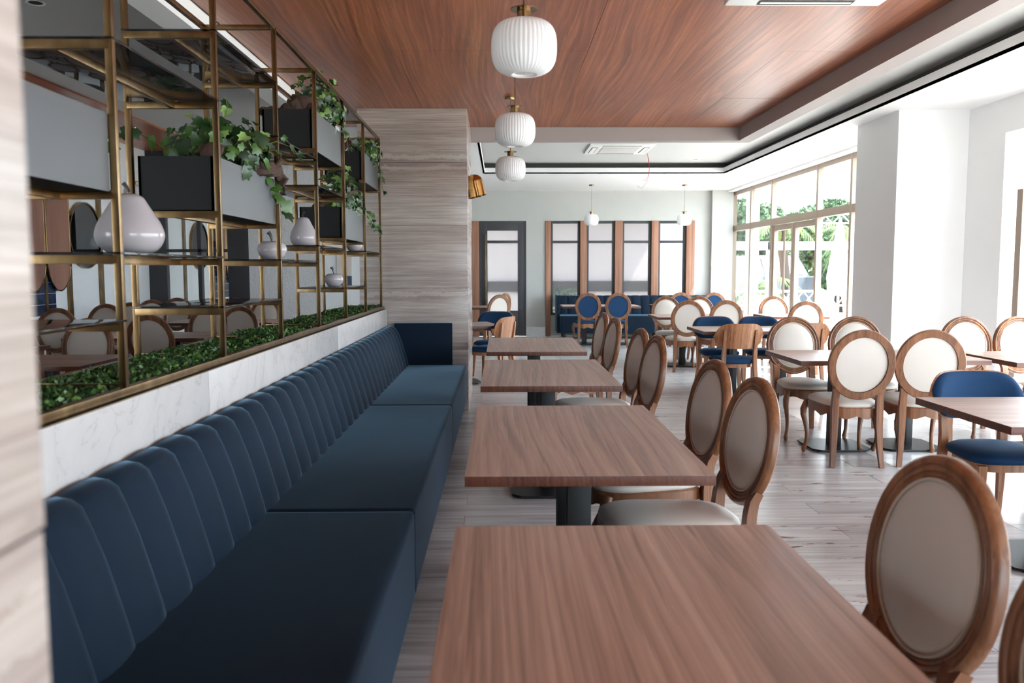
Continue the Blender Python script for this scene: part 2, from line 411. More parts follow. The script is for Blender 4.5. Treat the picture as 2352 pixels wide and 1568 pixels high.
# columns clad in veined stone slabs
def column(y0, y1, x0, x1, name):
    c = sbox(name, M['veined_stone'], x0+.02, x1-.02, y0+.02, y1-.02, 0, ZW)
    zs = [0, .634, 1.259, 1.886, 2.515, ZW]
    for i in range(5):
        o = [.0, .003, -.001, .002, 0][i] if name == 'wall_column' else [.003, -.0, .001, 0, 0][i]
        sbox('stone_slab', M['veined_stone'], x0-o, x1+o, y0-o, y1+o, zs[i]+.0015, zs[i+1]-.0015, parent=c, bevel=.0015)
    return c
column(8.48, 9.62, -1.43, -.338, 'wall_column')
column(-1.6, .605, -1.43, -.338, 'wall_column_near')
# wood veneer ceiling: real panels with hair joints
wc = sbox('ceiling', M['veneer_ceiling'], -1.83, 2.71, -3.2, 9.6, ZW+.012, ZW+.06)
for i, (x0, x1) in enumerate([(-1.83,-.776),(-.776,.643),(.643,2.085),(2.085,2.71)]):
    ys = [-3.2,-1.1,1.3,3.8,6.29,9.6] if i in (0, 2) else [-3.2,-1.1,1.3,3.8,6.29,7.98,9.6] if i == 3 else [-3.2,-1.1,1.3,3.8,6.29,9.6]
    for a, b in zip(ys, ys[1:]):
        sbox('ceiling_panel', M['veneer_ceiling'], x0+.001, x1-.001, a+.001, b-.001, ZW+random.uniform(-.0008,.0008), ZW+.014, parent=wc)
# downstand beam round the wood field
zb = 2.897
sbox('ceiling_beam_right', M['beam_taupe'], 2.71, 2.87, -3.2, 9.6+.16, zb, ZG)
sbox('ceiling_beam_far', M['beam_taupe'], -.34, 2.71, 9.6, 9.76, zb, ZG)
sbox('ceiling_beam_left', M['white_paint'], -2.03, -1.85, -3.2, 9.76, zb, ZG)
sbox('ceiling_raised', M['ceiling_grey'], XL-.1, XW+.3, -3.2, YF+.2, ZG, ZG+.1)
# soffit ring with cove lip
lipx, lipy = 3.9, 14.76
sbox('ceiling_soffit_right', M['white_paint'], lipx, XW+.3, -3.2, YF, ZS, ZS+.02)
sbox('ceiling_soffit_far', M['white_paint'], -.9, lipx, lipy, YF, ZS, ZS+.02)
sbox('ceiling_soffit_left', M['white_paint'], -1.2, -.28, 9.62, lipy, ZS, ZS+.02)
sbox('trim_1', M['white_paint'], lipx, lipx+.03, -3.2, lipy+.03, ZS, ZS+.098)
sbox('trim_2', M['white_paint'], -.28, lipx, lipy, lipy+.03, ZS, ZS+.098)
sbox('trim_3', M['white_paint'], -.31, -.28, 9.76, lipy+.03, ZS, ZS+.098)
sbox('trim_4', M['cove_dark'], lipx+.12, lipx+.15, -3.2, lipy+.15, ZS+.02, ZG)
sbox('trim_5', M['cove_dark'], -.4, lipx+.15, lipy+.12, lipy+.15, ZS+.02, ZG)
sbox('trim_6', M['cove_dark'], -.43, -.4, 9.76, lipy+.15, ZS+.02, ZG)
# left room wood ceiling strip and its lowered border
wl = sbox('ceiling_left_room', M['veneer_ceiling'], XL, -4.44, -3.2, 13.2, ZG-.02, ZG)
# far wall with door and window openings
DX0, DX1, WTOP = -.46, .54, 2.475
def wallbox(name, *b, mat='grey_paint', **kw): return sbox(name, M[mat], *b, **kw)
T = .3
fw = wallbox('wall_far', -.62, XW+.05, YF, YF+T, WTOP, ZS+.15)
wallbox('wall_far_pier', .54, .95, YF, YF+T, 0, WTOP)
wallbox('wall_far_right', 4.165, XW+.05, YF, YF+T, 0, WTOP)
wallbox('wall_far_left', -2.6, -.62, YF, YF+T, 0, ZS+.15, mat='white_paint')
wallbox('wall_far_pilaster', 4.5, XW, YF-.14, YF, 0, ZS)
wallbox('wall_far_sill', .95, 4.165, YF, YF+T, 0, .45)
sbox('baseboard_far', M['white_marble'], .54, .95, YF-.02, YF, 0, .2)
# posts and windows in the far wall
posts = [(.955,1.068),(1.703,1.843),(2.45,2.609),(3.236,3.386),(3.985,4.163)]
for a, b in posts: 
    o = sbox('trim_7', M['post_wood'], a, b, YF-.03, YF+.2, 0, WTOP, bevel=.004)
sbox('trim_8', M['post_wood'], -.62, -.47, YF-.03, YF+.2, 0, WTOP, bevel=.004)
def framed(name, x0, x1, z0, z1, yc, fwid, rail_z, railw, pane, fm, depth=.07):
    root = thing(name, '', ''); del root['label']; del root['category']; struct(root)
    f = MB()
    for b in ((x0,x0+fwid,z0,z1),(x1-fwid,x1,z0,z1),(x0+fwid,x1-fwid,z1-fwid,z1),(x0+fwid,x1-fwid,z0,z0+fwid)): f.box(b[0],b[1],yc-depth/2,yc+depth/2,b[2],b[3])
    f.box(x0+fwid, x1-fwid, yc-depth/2, yc+depth/2, rail_z-railw/2, rail_z+railw/2)
    f.ob('window_frame', fm, root, bevel=.003, smooth=40)
    for a, b in ((z0+fwid, rail_z-railw/2), (rail_z+railw/2, z1-fwid)):
        MB().box(x0+fwid, x1-fwid, yc-.004, yc+.004, a, b).ob('pane', pane, root, smooth=0)
    return root
for i in range(4):
    framed('window_%d' % (i+1), posts[i][1]-.005, posts[i+1][0]+.005, .45, WTOP, YF+.1, .055, 2.027, .055, M['frosted'], M['dark_frame'])
d1 = framed('door_1', -.47, .54, 0, WTOP, YF+.06, .05, 2.4, .01, M['frosted'], M['dark_frame'])
for ch in list(d1.children):
    if ch.name.startswith('pane'): bpy.data.objects.remove(ch)
lf = MB()
for b in ((-.42,-.29,.02,2.43),(.36,.49,.02,2.43),(-.29,.36,2.27,2.43),(-.29,.36,2.0,2.06),(-.29,.36,.02,.55)): lf.box(b[0],b[1],YF+.02,YF+.08,b[2],b[3])
lf.ob('door_leaf', M['dark_frame'], d1, bevel=.003)
for a, b in ((.55,2.0),(2.06,2.27)): MB().box(-.29,.36,YF+.045,YF+.053,a,b).ob('pane', M['frosted'], d1, smooth=0)
h = MB(); h.bar((-.33,YF-.04,.62),(-.33,YF-.04,2.2),.03); h.box(-.34,-.32,YF-.04,YF+.02,.72,.75); h.box(-.34,-.32,YF-.04,YF+.02,2.07,2.1)
h.ob('door_handle', M['brass'], d1, bevel=.003)['label'] = 'long vertical brass pull handle'
# right wall, column, glazed front
wallbox('wall_right', XW, XW+T, -3.2, -1.0, 0, ZS+.1, mat='white_paint')
wallbox('wall_right_lintel', XW, XW+T, -1.0, 8.25, 2.768, ZS+.1, mat='white_paint')
wallbox('wall_right_pier', XW, XW+T, 8.25, 9.95, 0, ZS+.1, mat='white_paint')
wallbox('wall_right_column', 4.2, XW, 8.905, 9.93, 0, ZS, mat='white_paint')
wallbox('wall_right_header', XW-.12, XW+T, 9.95, YF, 3.07, ZS+.15, mat='white_paint')
wallbox('wall_back', XL-.1, XW+T, -3.3, -3.2, 2.7, ZG, mat='back_wall')
wallbox('wall_back_sill', XL-.1, XW+T, -3.3, -3.2, 0, .3, mat='back_wall')
wallbox('wall_back_pier', XL-.1, .9, -3.3, -3.2, .3, 2.7, mat='back_wall')
def yframe(name, ys, z0, zt, z1, doors=None, x=XW+.06):
    """glazed wall in the plane x: mullions at ys, transom at zt"""
    root = thing(name, '', ''); del root['label']; del root['category']; struct(root)
    f = MB(); w = .075
    f.box(x-.04, x+.04, ys[0]-w/2, ys[-1]+w/2, z1-w, z1)
    f.box(x-.04, x+.04, ys[0]-w/2, ys[-1]+w/2, zt-.06, zt+.06)
    f.box(x-.04, x+.04, ys[0]-w/2, ys[-1]+w/2, z0, z0+w)
    f.ob('window_frame', M['champagne'], root, bevel=.004)
    for yy in ys: MB().box(x-.045, x+.045, yy-w/2, yy+w/2, z0, z1).ob('mullion', M['champagne'], root, bevel=.004)
    for a, b in zip(ys, ys[1:]):
        for c, d in ((z0+w, zt-.06), (zt+.06, z1-w)):
            if doors and (a, b) == doors and c < zt-.07: continue
            MB().box(x-.004, x+.004, a+w/2, b-w/2, c, d).ob('pane', M['glass'], root, smooth=0)
    return root
g5 = yframe('window_5', [9.98, 11.9, 13.18, 15.4, 16.68, 17.97], 0, 2.3, 3.07, doors=(13.18, 15.4))
d2 = thing('door_2', '', ''); del d2['label']; del d2['category']; struct(d2)
for a, b in ((13.21, 14.28), (14.30, 15.37)):
    f = MB(); x = XW+.08
    for q in ((a,a+.09,.02,2.23),(b-.09,b,.02,2.23),(a+.09,b-.09,2.13,2.23),(a+.09,b-.09,.02,.16)): f.box(x-.035,x+.035,q[0],q[1],q[2],q[3])
    f.ob('door_leaf', M['champagne'], d2, bevel=.004)
    MB().box(x-.004,x+.004,a+.09,b-.09,.16,2.13).ob('pane', M['glass'], d2, smooth=0)
f = MB(); f.tube([(XW-.06,14.42,.5),(XW-.06,14.42,2.1)], .02, 12)
for zz in (.6, 2.02): f.tube([(XW-.06,14.42,zz),(XW+.04,14.42,zz)], .012, 8)
f.ob('door_handle', M['champagne'], d2)
w6 = yframe('window_6', [-.9, .9, 2.7, 4.5, 6.3, 8.05], 0, 2.2, 2.76, x=XW+.22)  # only the far end is in view; nearer bays added for more daylight
MB().box(XW+.0, XW+.13, 7.93, 8.02, 0, 2.2).ob('door_jamb', M['champagne'], w6, bevel=.004)
def xframe(name, xs, z0, zt, z1, yy=-3.25):
    root = thing(name, '', ''); del root['label']; del root['category']; struct(root)
    f = MB(); f.box(xs[0], xs[-1], yy-.04, yy+.04, z1-.06, z1); f.box(xs[0], xs[-1], yy-.04, yy+.04, zt-.04, zt+.04); f.box(xs[0], xs[-1], yy-.04, yy+.04, z0, z0+.06)
    f.ob('window_frame', M['champagne'], root, bevel=.004)
    for x in xs: MB().box(x-.03, x+.03, yy-.045, yy+.045, z0, z1).ob('mullion', M['champagne'], root, bevel=.004)
    for a, b in zip(xs, xs[1:]):
        for c, d in ((z0+.06, zt-.04), (zt+.04, z1-.06)): MB().box(a+.03, b-.03, yy-.004, yy+.004, c, d).ob('pane', M['glass'], root, smooth=0)
xframe('window_7', [.93, 2.25, 3.6, XW-.03], .3, 2.1, 2.7)  # unseen window added behind the camera to brighten the near tables
yframe('window_8', [-3.1, -1.3, .5], .3, 2.1, 2.7, x=XL-.05)  # unseen window added to bring daylight into the left room
# left room: wall, brass strips, ovals, mirrors
wallbox('wall_left', XL-.1, XL, .55, YF, 0, ZG, mat='stucco')
wallbox('wall_left_sill', XL-.1, XL, -3.2, .55, 0, .3, mat='stucco')
wallbox('wall_left_lintel', XL-.1, XL, -3.2, .55, 2.7, ZG, mat='stucco')
lw = bpy.data.objects['wall_left']
for yy, ww in ((10.13,.05),(10.70,.09),(11.55,.10),(14.6,.1),(15.95,.1)):
    sbox('brass_strip', M['brass'], XL, XL+.03, yy-ww/2, yy+ww/2, 0, ZG, parent=lw)
tb = sbox('tile_backing', M['grout'], XL, XL+.012, 9.2, 10.35, .9, 1.7, parent=lw)
for i in range(8):
    for j in range(6):
        sbox('wall_tile', M['blue_tile'], XL+.01, XL+.02, 9.2+i*.144+.002, 9.2+(i+1)*.144-.004, .9+j*.133+.003, .9+(j+1)*.133-.003, parent=tb)
tb2 = sbox('tile_backing', M['grout'], XL, XL+.012, 16.0, 17.6, .9, 2.0, parent=lw)
for i in range(10):
    for j in range(8):
        sbox('wall_tile', M['blue_tile'], XL+.01, XL+.02, 16.0+i*.16+.003, 16.0+(i+1)*.16-.004, .9+j*.1375+.003, .9+(j+1)*.1375-.003, parent=tb2)
def oval_board(yc, w, z0, z1, label):
    t = thing('wall_board', label, 'wall panel', (XL+.03, yc, 0), group='rounded veneer boards on the left wall')
    def out(hw, e):
        pts = []
        for k in range(13): a = PI+PI*k/12; pts.append((hw*math.cos(a), z0+w/2*1.5+e*0+(hw*1.5)*math.sin(a)))
        for k in range(13): a = PI*k/12; pts.append((hw*math.cos(a), z1-w/2*1.5+(hw*1.5)*math.sin(a)))
        return pts
    o = out(w/2, 0); n = len(o)
    MB().layers([[(.0,a,b) for a, b in o],[(.02,a,b) for a, b in o]]).ob('board', M['panel_wood'], t)
    MB().tube([(.02,a,b) for a, b in out(w/2+.006, .006)], .008, 6, closed=True).ob('brass_edging', M['brass'], t)
for i, (yc, lb) in enumerate(((9.27,'rounded walnut board leftmost on the left wall, beside the near column edge'),(9.83,'rounded walnut board with brass edge between two brass strips on the left wall'),(10.41,'rounded walnut board with brass edge nearest the first round mirror'),(16.4,'distant rounded walnut board left of the pair seen through the dark framed glass'),(17.0,'distant rounded walnut board right of the pair seen through the dark framed glass'))):
    oval_board(yc, .53, 1.2, 3.1, lb)
def mirror(yc, zc, d, label):
    t = thing('round_mirror', label, 'mirror', (XL+.0, yc, zc))
    MB().lathe([(d/2-.01,.02),(d/2-.01,.035)], 48, axis='X').ob('mirror_glass', M['mirror'], t)
    MB().lathe([(d/2-.012,.0),(d/2+.008,.0),(d/2+.008,.05),(d/2-.012,.05),(d/2-.012,.0)], 48, axis='X', cap=False).ob('mirror_frame', M['brass'], t)
mirror(11.12, 1.9, .85, 'round brass framed mirror on the white plaster wall behind the near pear')
mirror(15.3, 1.88, .85, 'round brass framed mirror farther away, seen through the dark framed partition')
# glass partition in dark frame, plaster wall, beyond it
GP = 13.2
gp = thing('glass_partition', 'charcoal framed glass partition behind the left dining room', 'partition', (0, GP, 0))
for a, b, c, d in ((-5.5,-5.22,0,ZG),(-4.74,-4.68,0,3.1),(-4.27,-3.94,0,ZG),(-5.22,-4.27,3.05,ZG),(-5.22,-4.27,1.72,1.77)):
    MB().box(a,b,-.05,.05,c,d).ob('frame_bar', M['dark_frame'], gp, bevel=.003)
for a, b in ((-5.22,-4.74),(-4.68,-4.27)):
    for c, d in ((0,1.72),(1.77,3.05)): MB().box(a,b,-.004,.004,c,d).ob('pane', M['glass'], gp, smooth=0)
wallbox('wall_inner_left', -3.94, -2.86, GP-.05, GP+.15, 0, ZG, mat='stucco')
sbox('trim_9', M['white_paint'], -2.86, -2.80, GP-.06, GP+.16, 0, ZG)
wallbox('wall_far_left_room', XL, -2.6, YF, YF+T, 0, ZG, mat='white_paint')
ps = thing('wall_poster', 'small poster with a dark blue band on the bright wall beyond the shelf', 'poster', (-3.24, YF-.0, 1.05))
MB().box(-.28,.04,-.02,-.005,0,.72).ob('poster_sheet', M['poster_paper'], ps, smooth=0)
MB().box(-.28,.04,-.023,-.019,.0,.26).ob('poster_band', M['poster_blue'], ps, smooth=0)
for i in range(4): MB().box(-.22,-.05,-.026,-.0225,.05+i*.045,.06+i*.045).ob('text_line', M['poster_paper'], ps, smooth=0)
# low wall under the brass shelf
XS = -1.155
lowall = sbox('wall_low', M['white_marble'], -1.60, XS-.012, .60, 8.46, 0, 1.0)
for a, b in ((.60,3.28),(3.28,5.9),(5.9,8.46)):
    sbox('marble_slab', M['white_marble'], XS-.014, XS, a+.0015, b-.0015, 0, 1.05, parent=lowall, bevel=.002)

# ================================================================ BRASS SHELF
XA, XB, ZT = -1.197, -1.563, 2.72
PYS = [1.69+.95*k for k in range(8)]   # posts
shelf = thing('brass_shelf', 'tall brass framed open shelf divider standing on the white marble low wall', 'shelf', (0,0,0))
def bb(name, p0, p1, w=.023, h=.025, mat='brass', par=None): return MB().bar(p0, p1, w, h).ob(name, M[mat], par or shelf, bevel=.0015)
bb('base_rail', (XA, .62, 1.062), (XA, 8.46, 1.062), .03, .032)
bb('base_rail', (XB, .62, 1.062), (XB, 8.46, 1.062), .03, .032)
bb('top_rail', (XA, .62, ZT), (XA, PYS[-1]+.013, ZT)); bb('top_rail', (XB, .62, ZT), (XB, PYS[-1]+.013, ZT))
for yy in PYS:
    for xx in (XA, XB): MB().box(xx-.0115, xx+.0115, yy-.0115, yy+.0115, 1.05, ZT).ob('upright', M['brass'], shelf, bevel=.0015)
    bb('crossbar', (XB, yy, ZT), (XA, yy, ZT)); bb('base_tie', (XB, yy, 1.088), (XA, yy, 1.088), .006, .006)
XM = -1.375
def shelf_board(k, z, glass=True):
    """a shelf in bay k (post k to k+1): end bars, mid bar and dark glass plate"""
    y0, y1 = PYS[k], PYS[k+1]
    bb('shelf_bar', (XB, y0, z-.008), (XA, y0, z-.008), .024, .028); bb('shelf_bar', (XB, y1, z-.008), (XA, y1, z-.008), .024, .028)
    bb('shelf_bar', (XM, y0, z-.008), (XM, y1, z-.008), .024, .027)
    if glass: MB().box(XB-.012, XA+.012, y0-.012, y1+.012, z+.007, z+.015).ob('glass_plate', M['smoked'], shelf, bevel=.001)
# bays: index 0 = between post -1(1.69) and post0(2.64)
for k, z in ((0,1.278),(1,2.144),(1,1.49),(2,2.43),(2,1.278),(3,2.144),(3,1.49),(4,1.98),(4,1.592),(5,1.295),(6,1.597)): shelf_board(k, z)
for k, z in ((0,1.69),(2,1.69),(4,2.222),(5,1.685),(6,2.222)): shelf_board(k, z, glass=False)
def planter(k, z, label):
    y0, y1 = PYS[k], PYS[k+1]; zb_ = z+.001; h = .238 if z < 2 else .255
    t = thing('planter_box', label, 'planter', (XM, (y0+y1)/2, zb_), group='planter boxes on the brass shelf'); L = (y1-y0)/2-.016; wv = (XA-XB)/2-.02
    m = MB(); m.box(-wv,wv,-L,-L+.012,0,h); m.box(-wv,wv,L-.012,L,0,h); m.box(-wv,-wv+.012,-L,L,0,h); m.box(wv-.02,wv-.008,-L,L,0,h); m.box(-wv,wv,-L,L,0,.012)
    m.ob('box_shell', M['planter_black'], t, smooth=0)
    MB().box(wv-.008, wv+.004, -L-.002, L, -.001, h).ob('side_panel', M['planter_grey'], t, bevel=.001)['label'] = 'smooth grey outer panel'
    MB().box(-wv+.012, wv-.02, -L+.012, L-.012, h-.05, h-.03).ob('soil', M['driftwood'], t, smooth=0)
    return (XM, (y0+y1)/2, zb_+h-.03, L)
pl = {}
for k, z, lb in ((0,1.69,'black planter box with grey side, nearest the column edge on the left'),
                 (2,1.69,'black planter box with grey side in mid shelf, right of the big pear'),
                 (4,2.222,'black planter box with grey side high on the shelf under the wood ceiling'),
                 (5,1.685,'black planter box with grey side lower and farther, right of the second pear'),
                 (6,2.222,'black planter box with grey side high at the far end of the shelf')): pl[k] = planter(k, z, lb)
# ivy
def ivy_leaf(mat, cup, lob):
    pts = [(0,0),(.28,-.10),(.52,.10),(.40,.34),(.46,.62),(.20,.62),(0,1.0),(-.20,.62),(-.46,.62),(-.40,.34),(-.52,.10),(-.28,-.10)]
    pts = [(x*lob, y) for x, y in pts]; c = (0,.32,.0); vs = [(0,.32,-cup*.3)]
    for x, y in pts: vs.append((x, y, cup*(abs(x)*.5+ (y-.3)**2*.3)))
    m = MB().add(vs, [(0,1+i,1+(i+1) % 12) for i in range(12)])
    me = m.mesh('leaf', mat, smooth=60, fix=False); return me
LEAF = {k: [ivy_leaf(M[k], c, l) for c, l in ((.3,1.0),(-.25,1.15),(.5,.9))] for k in ('ivy_dark','ivy_mid','ivy_light')}
def ivy(k, label, n, size, cen, rad, seed, trails=(), dens=.75):
    """cen, rad: centre and radii of the leaf mass (x across, y along, z up) above the soil; trails: (points) of hanging shoots"""
    rnd = random.Random(seed); cx, cy, cz, L = pl[k]
    t = thing('ivy_plant', label, 'plant', (cx, cy, cz), group='ivy plants in the planter boxes')
    stems = MB(); leaves = []
    for i in range(n):
        while True:
            d = Vector((rnd.gauss(0,1), rnd.gauss(0,1), rnd.gauss(.15,1))).normalized(); rr = rnd.uniform(0,1)**.33*rnd.uniform(dens,1.05)
            p = Vector((cen[0]+d.x*rad[0]*rr, cen[1]+d.y*rad[1]*rr, cen[2]+d.z*rad[2]*rr*(1 if d.z > 0 else .8)))
            inside = abs(p.x) < .175 and abs(p.y) < L+.01
            if p.z < .0 and (inside or p.x < -.1): continue
            if p.z < -.02 and abs(p.y) > L-.02 and abs(p.x) < .2: continue
            if p.z < -.11: continue
            break
        leaves.append((p, d))
        if i % 9 == 0:
            b = Vector((cen[0]*.4+rnd.uniform(-.05,.05), max(-L*.8, min(L*.8, p.y*.5+cen[1]*.4)), 0)); m_ = b.lerp(p, .55)+Vector((0,0,.05))
            stems.tube([b, b.lerp(m_, .5)+Vector((0,0,.015)), m_, m_.lerp(p, .6), p], .0026, 4)
    for P in trails:
        stems.tube(P, .0022, 4)
        for q in range(len(P)-1):
            for f_ in (.15, .6): leaves.append((Vector(P[q]).lerp(Vector(P[q+1]), f_)+Vector((rnd.gauss(.01,.012), rnd.gauss(0,.02), rnd.gauss(0,.012))), Vector((.7, rnd.gauss(-.4,.3), .3)).normalized()))
    stems.ob('stem', M['ivy_stem'], t)
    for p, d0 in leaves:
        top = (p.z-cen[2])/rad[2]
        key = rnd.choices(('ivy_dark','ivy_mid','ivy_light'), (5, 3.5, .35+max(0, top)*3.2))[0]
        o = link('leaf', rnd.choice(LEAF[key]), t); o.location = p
        sc = size*rnd.uniform(.6, 1.2); o.scale = (sc, sc, sc)
        d = (d0+Vector((rnd.gauss(.25,.4), rnd.gauss(-.35,.4), rnd.gauss(.3,.35)))).normalized()
        tip = Vector((rnd.gauss(0,.6)+d0.x*.4, rnd.gauss(0,.6)+d0.y*.4, -.6)); tip = (tip-d*tip.dot(d)).normalized()
        side = tip.cross(d); o.rotation_euler = Matrix((side, tip, d)).transposed().to_euler()
    return t
ivy(0, 'ivy in the leftmost planter, only a few leaves showing beside the column edge', 70, .055, (.05,-.12,.08), (.15,.26,.13), 1)
ivy(2, 'large trailing ivy spilling over the middle planter box', 270, .068, (.02,.10,.11), (.25,.44,.20), 5, [[(-.15,-.2,.1),(-.24,-.3,.16),(-.32,-.38,.12),(-.38,-.42,.03),(-.40,-.43,-.04)],[(.1,.25,.15),(.2,.4,.22),(.26,.52,.2),(.28,.58,.14)],[(.15,.3,.05),(.2,.36,-.03),(.21,.4,-.10),(.215,.42,-.16)],[(.0,.1,.25),(.03,.14,.33),(.02,.16,.40)]])
ivy(4, 'tall bushy ivy in the high planter reaching the wood ceiling', 270, .058, (.06,.18,.16), (.20,.40,.24), 9, [[(.15,.2,.1),(.2,.35,.05),(.22,.45,-.05),(.22,.5,-.12)],[(.05,.0,.3),(.08,.05,.38),(.1,.1,.42)],[(.1,.2,.3),(.15,.25,.36),(.16,.3,.4)]])
ivy(5, 'ivy in the lower far planter growing up and hanging over its end', 260, .055, (.06,.10,.16), (.17,.42,.26), 14, [[(.12,.2,.1),(.2,.4,.06),(.23,.6,.0),(.24,.75,-.08),(.25,.9,-.14)],[(.12,.1,.1),(.2,.3,.02),(.22,.5,-.04),(.23,.65,-.1)]])
ivy(6, 'small pale ivy in the planter at the far end of the shelf', 220, .048, (.10,.10,.09), (.16,.36,.17), 22, [[(.15,.1,.05),(.2,.25,.0),(.22,.35,-.1),(.22,.38,-.2),(.23,.4,-.28)],[(.12,.0,.05),(.2,.2,-.02),(.21,.3,-.1)]])
def drift(k, path, rs, label, seed=1):
    rnd = random.Random(seed); cx, cy, cz, L = pl[k]; t = thing('driftwood', label, 'driftwood', (cx,cy,cz), group='driftwood pieces in the planters')
    P = []; R = []
    for i in range(len(path)-1):
        for q in range(5):
            s_ = q/5; P.append(tuple(Vector(path[i]).lerp(Vector(path[i+1]), s_)+Vector((rnd.gauss(0,.006),)*3))); R.append((rs[i]*(1-s_)+rs[i+1]*s_)*rnd.uniform(.78,1.2))
    n = 12; secs = [[(r_*(1+.22*math.sin(3*a_+i*.5)+.1*rnd.random())*math.cos(a_), r_*(1+.22*math.sin(3*a_+i*.5))*math.sin(a_)) for a_ in [2*PI*j/n for j in range(n)]] for i, r_ in enumerate(R)]
    MB().sweep(P, secs, up=(.02,.03,1)).ob('wood_body', M['driftwood'], t)
    q = path[len(path)//2]; MB().tube([q, (q[0]+.03,q[1]+.03,q[2]+.06), (q[0]+.02,q[1]+.06,q[2]+.11)], [.014,.01,.005], 6).ob('twig', M['driftwood'], t)
drift(2, [(.05,-.30,-.02),(.08,-.22,.10),(.02,-.1,.04),(.0,.05,.02)], [.03,.035,.03,.02], 'dark driftwood stump at the near end of the middle planter', 3)
drift(2, [(.10,.10,.03),(.17,.20,.05),(.20,.32,.06),(.215,.42,.04),(.225,.43,-.07)], [.032,.04,.026,.024,.014], 'pale twisted root hanging over the grey side of the middle planter', 4)
drift(4, [(-.17,-.42,.03),(-.05,-.38,.02),(.0,-.36,.07),(.08,-.34,.11),(.13,-.25,.09)], [.035,.03,.035,.045,.03], 'thick gnarled driftwood in the high planter beside the tall ivy', 6)
drift(6, [(-.1,-.4,.0),(.0,-.38,.08),(.08,-.36,.12)], [.03,.03,.02], 'forked dark driftwood in the planter at the far end', 8)
drift(5, [(-.08,-.35,.02),(.02,-.3,.10),(.12,-.1,.16),(.17,.15,.20)], [.03,.03,.025,.02], 'reddish driftwood branch sticking out of the lower far planter', 9)
# boxwood mat (uncountable small leaves)
def leaf_cloud(name, n, pos, size, mat, seed, nrm=None, parent=None):
    rg = np.random.default_rng(seed); P = pos(rg, n); s = size*rg.uniform(.6,1.3,n)
    d = rg.normal(size=(n,3)); d[:,2] = np.abs(d[:,2])+.25; d /= np.linalg.norm(d,axis=1)[:,None]
    a = rg.normal(size=(n,3)); a -= d*(a*d).sum(1)[:,None]; a /= np.linalg.norm(a,axis=1)[:,None]; b = np.cross(d,a)
    v = np.stack([P-a*s[:,None], P+b*s[:,None]*.55+d*s[:,None]*.15, P+a*s[:,None], P-b*s[:,None]*.55+d*s[:,None]*.15],1).reshape(-1,3)
    me = bpy.data.meshes.new(name); me.vertices.add(4*n); me.vertices.foreach_set('co', v.ravel()); me.loops.add(4*n); me.loops.foreach_set('vertex_index', np.arange(4*n))
    me.polygons.add(n); me.polygons.foreach_set('loop_start', np.arange(n)*4); me.polygons.foreach_set('loop_total', np.full(n,4)); me.update(); me.validate()
    at = me.attributes.new('tone', 'FLOAT', 'POINT'); at.data.foreach_set('value', np.repeat(rg.uniform(0,1,n)**1.3,4)); me.materials.append(mat)
    o = link(name, me, parent); o['kind'] = 'stuff'; return o
def hedge_pos(rg, n):
    x = rg.uniform(XB+.02, XA-.02, n); y = rg.uniform(.65, 8.44, n)
    bumpz = .018*np.sin(x*40+np.sin(y*9)*2)*np.sin(y*31)+.02*np.sin(y*5+x*7)
    return np.stack([x, y, 1.036+np.sqrt(rg.uniform(0,1,n))*.045+bumpz*.35+.005*rg.normal(size=n)], 1)
tag(leaf_cloud('boxwood_mat', 42000, hedge_pos, .0115, M['boxwood'], 3), 'green boxwood mat filling the trough at the foot of the brass shelf', 'plant')
sbox('trim_10', M['planter_black'], XB+.01, XA-.01, .62, 8.45, 1.0, 1.03)
# ceramic fruit
def pear(x, y, z, w, h, label):
    t = thing('ceramic_pear', label, 'ornament', (x,y,z), random.uniform(0,3), group='white ceramic fruit on the glass shelves'); R = w/2
    pr = [(0,.012),(.30,.0),(.62,.02),(.86,.11),(.99,.25),(1.0,.36),(.90,.52),(.72,.68),(.56,.82),(.46,.91),(.34,.965),(.16,.995),(0,.985)]
    MB().lathe([(r_*R, q*h) for r_, q in smooth_prof(pr)], 36, cap=False).ob('pear_body', M['ceramic'], t)
    MB().tube([(0,0,h*.97),(.002,0,h*1.04),(-.004,.003,h*1.10),(-.015,.004,h*1.17)], [.008,.006,.006,.008], 8).ob('stem', M['stem_dark'], t)
def smooth_prof(pr, n=3):
    out = []
    for i in range(len(pr)-1):
        p0 = pr[max(i-1,0)]; p1 = pr[i]; p2 = pr[i+1]; p3 = pr[min(i+2,len(pr)-1)]
        for q in range(n):
            t = q/n; f = lambda a,b,c,d: .5*(2*b+(c-a)*t+(2*a-5*b+4*c-d)*t*t+(3*b-a-3*c+d)*t**3)
            out.append((max(0,f(p0[0],p1[0],p2[0],p3[0])), f(p0[1],p1[1],p2[1],p3[1])))
    return out+[pr[-1]]
def apple(x, y, z, w, h, label):
    t = thing('ceramic_apple', label, 'ornament', (x,y,z), 0, group='white ceramic fruit on the glass shelves'); R = w/2
    pr = [(0,.02),(.35,.0),(.55,.02),(.82,.2),(.98,.45),(1.0,.62),(.9,.84),(.66,.98),(.40,1.0),(.2,.94),(0,.84)]
    MB().lathe([(r_*R, q*h) for r_, q in smooth_prof(pr)], 36, cap=False).ob('apple_body', M['ceramic'], t)
    MB().tube([(0,0,h*.84),(0,0,h*1.1),(-.008,0,h*1.35),(-.02,0,h*1.5)], [.007,.007,.009,.013], 8).ob('stem', M['stem_dark'], t)
pear(-1.33, 3.03, 1.505, .232, .216, 'large glossy white ceramic pear on the nearest glass shelf')
pear(-1.40, 5.98, 1.607, .187, .213, 'white ceramic pear farther along, in front of a black planter')
apple(-1.345, 4.95, 1.505, .168, .108, 'white ceramic apple on the shelf left of the second pear')
apple(-1.36, 6.82, 1.31, .150, .105, 'white ceramic apple on the lowest far shelf against the bright opening')
apple(-1.35, 7.75, 1.612, .150, .098, 'white ceramic apple under the far low planter box, half hidden')

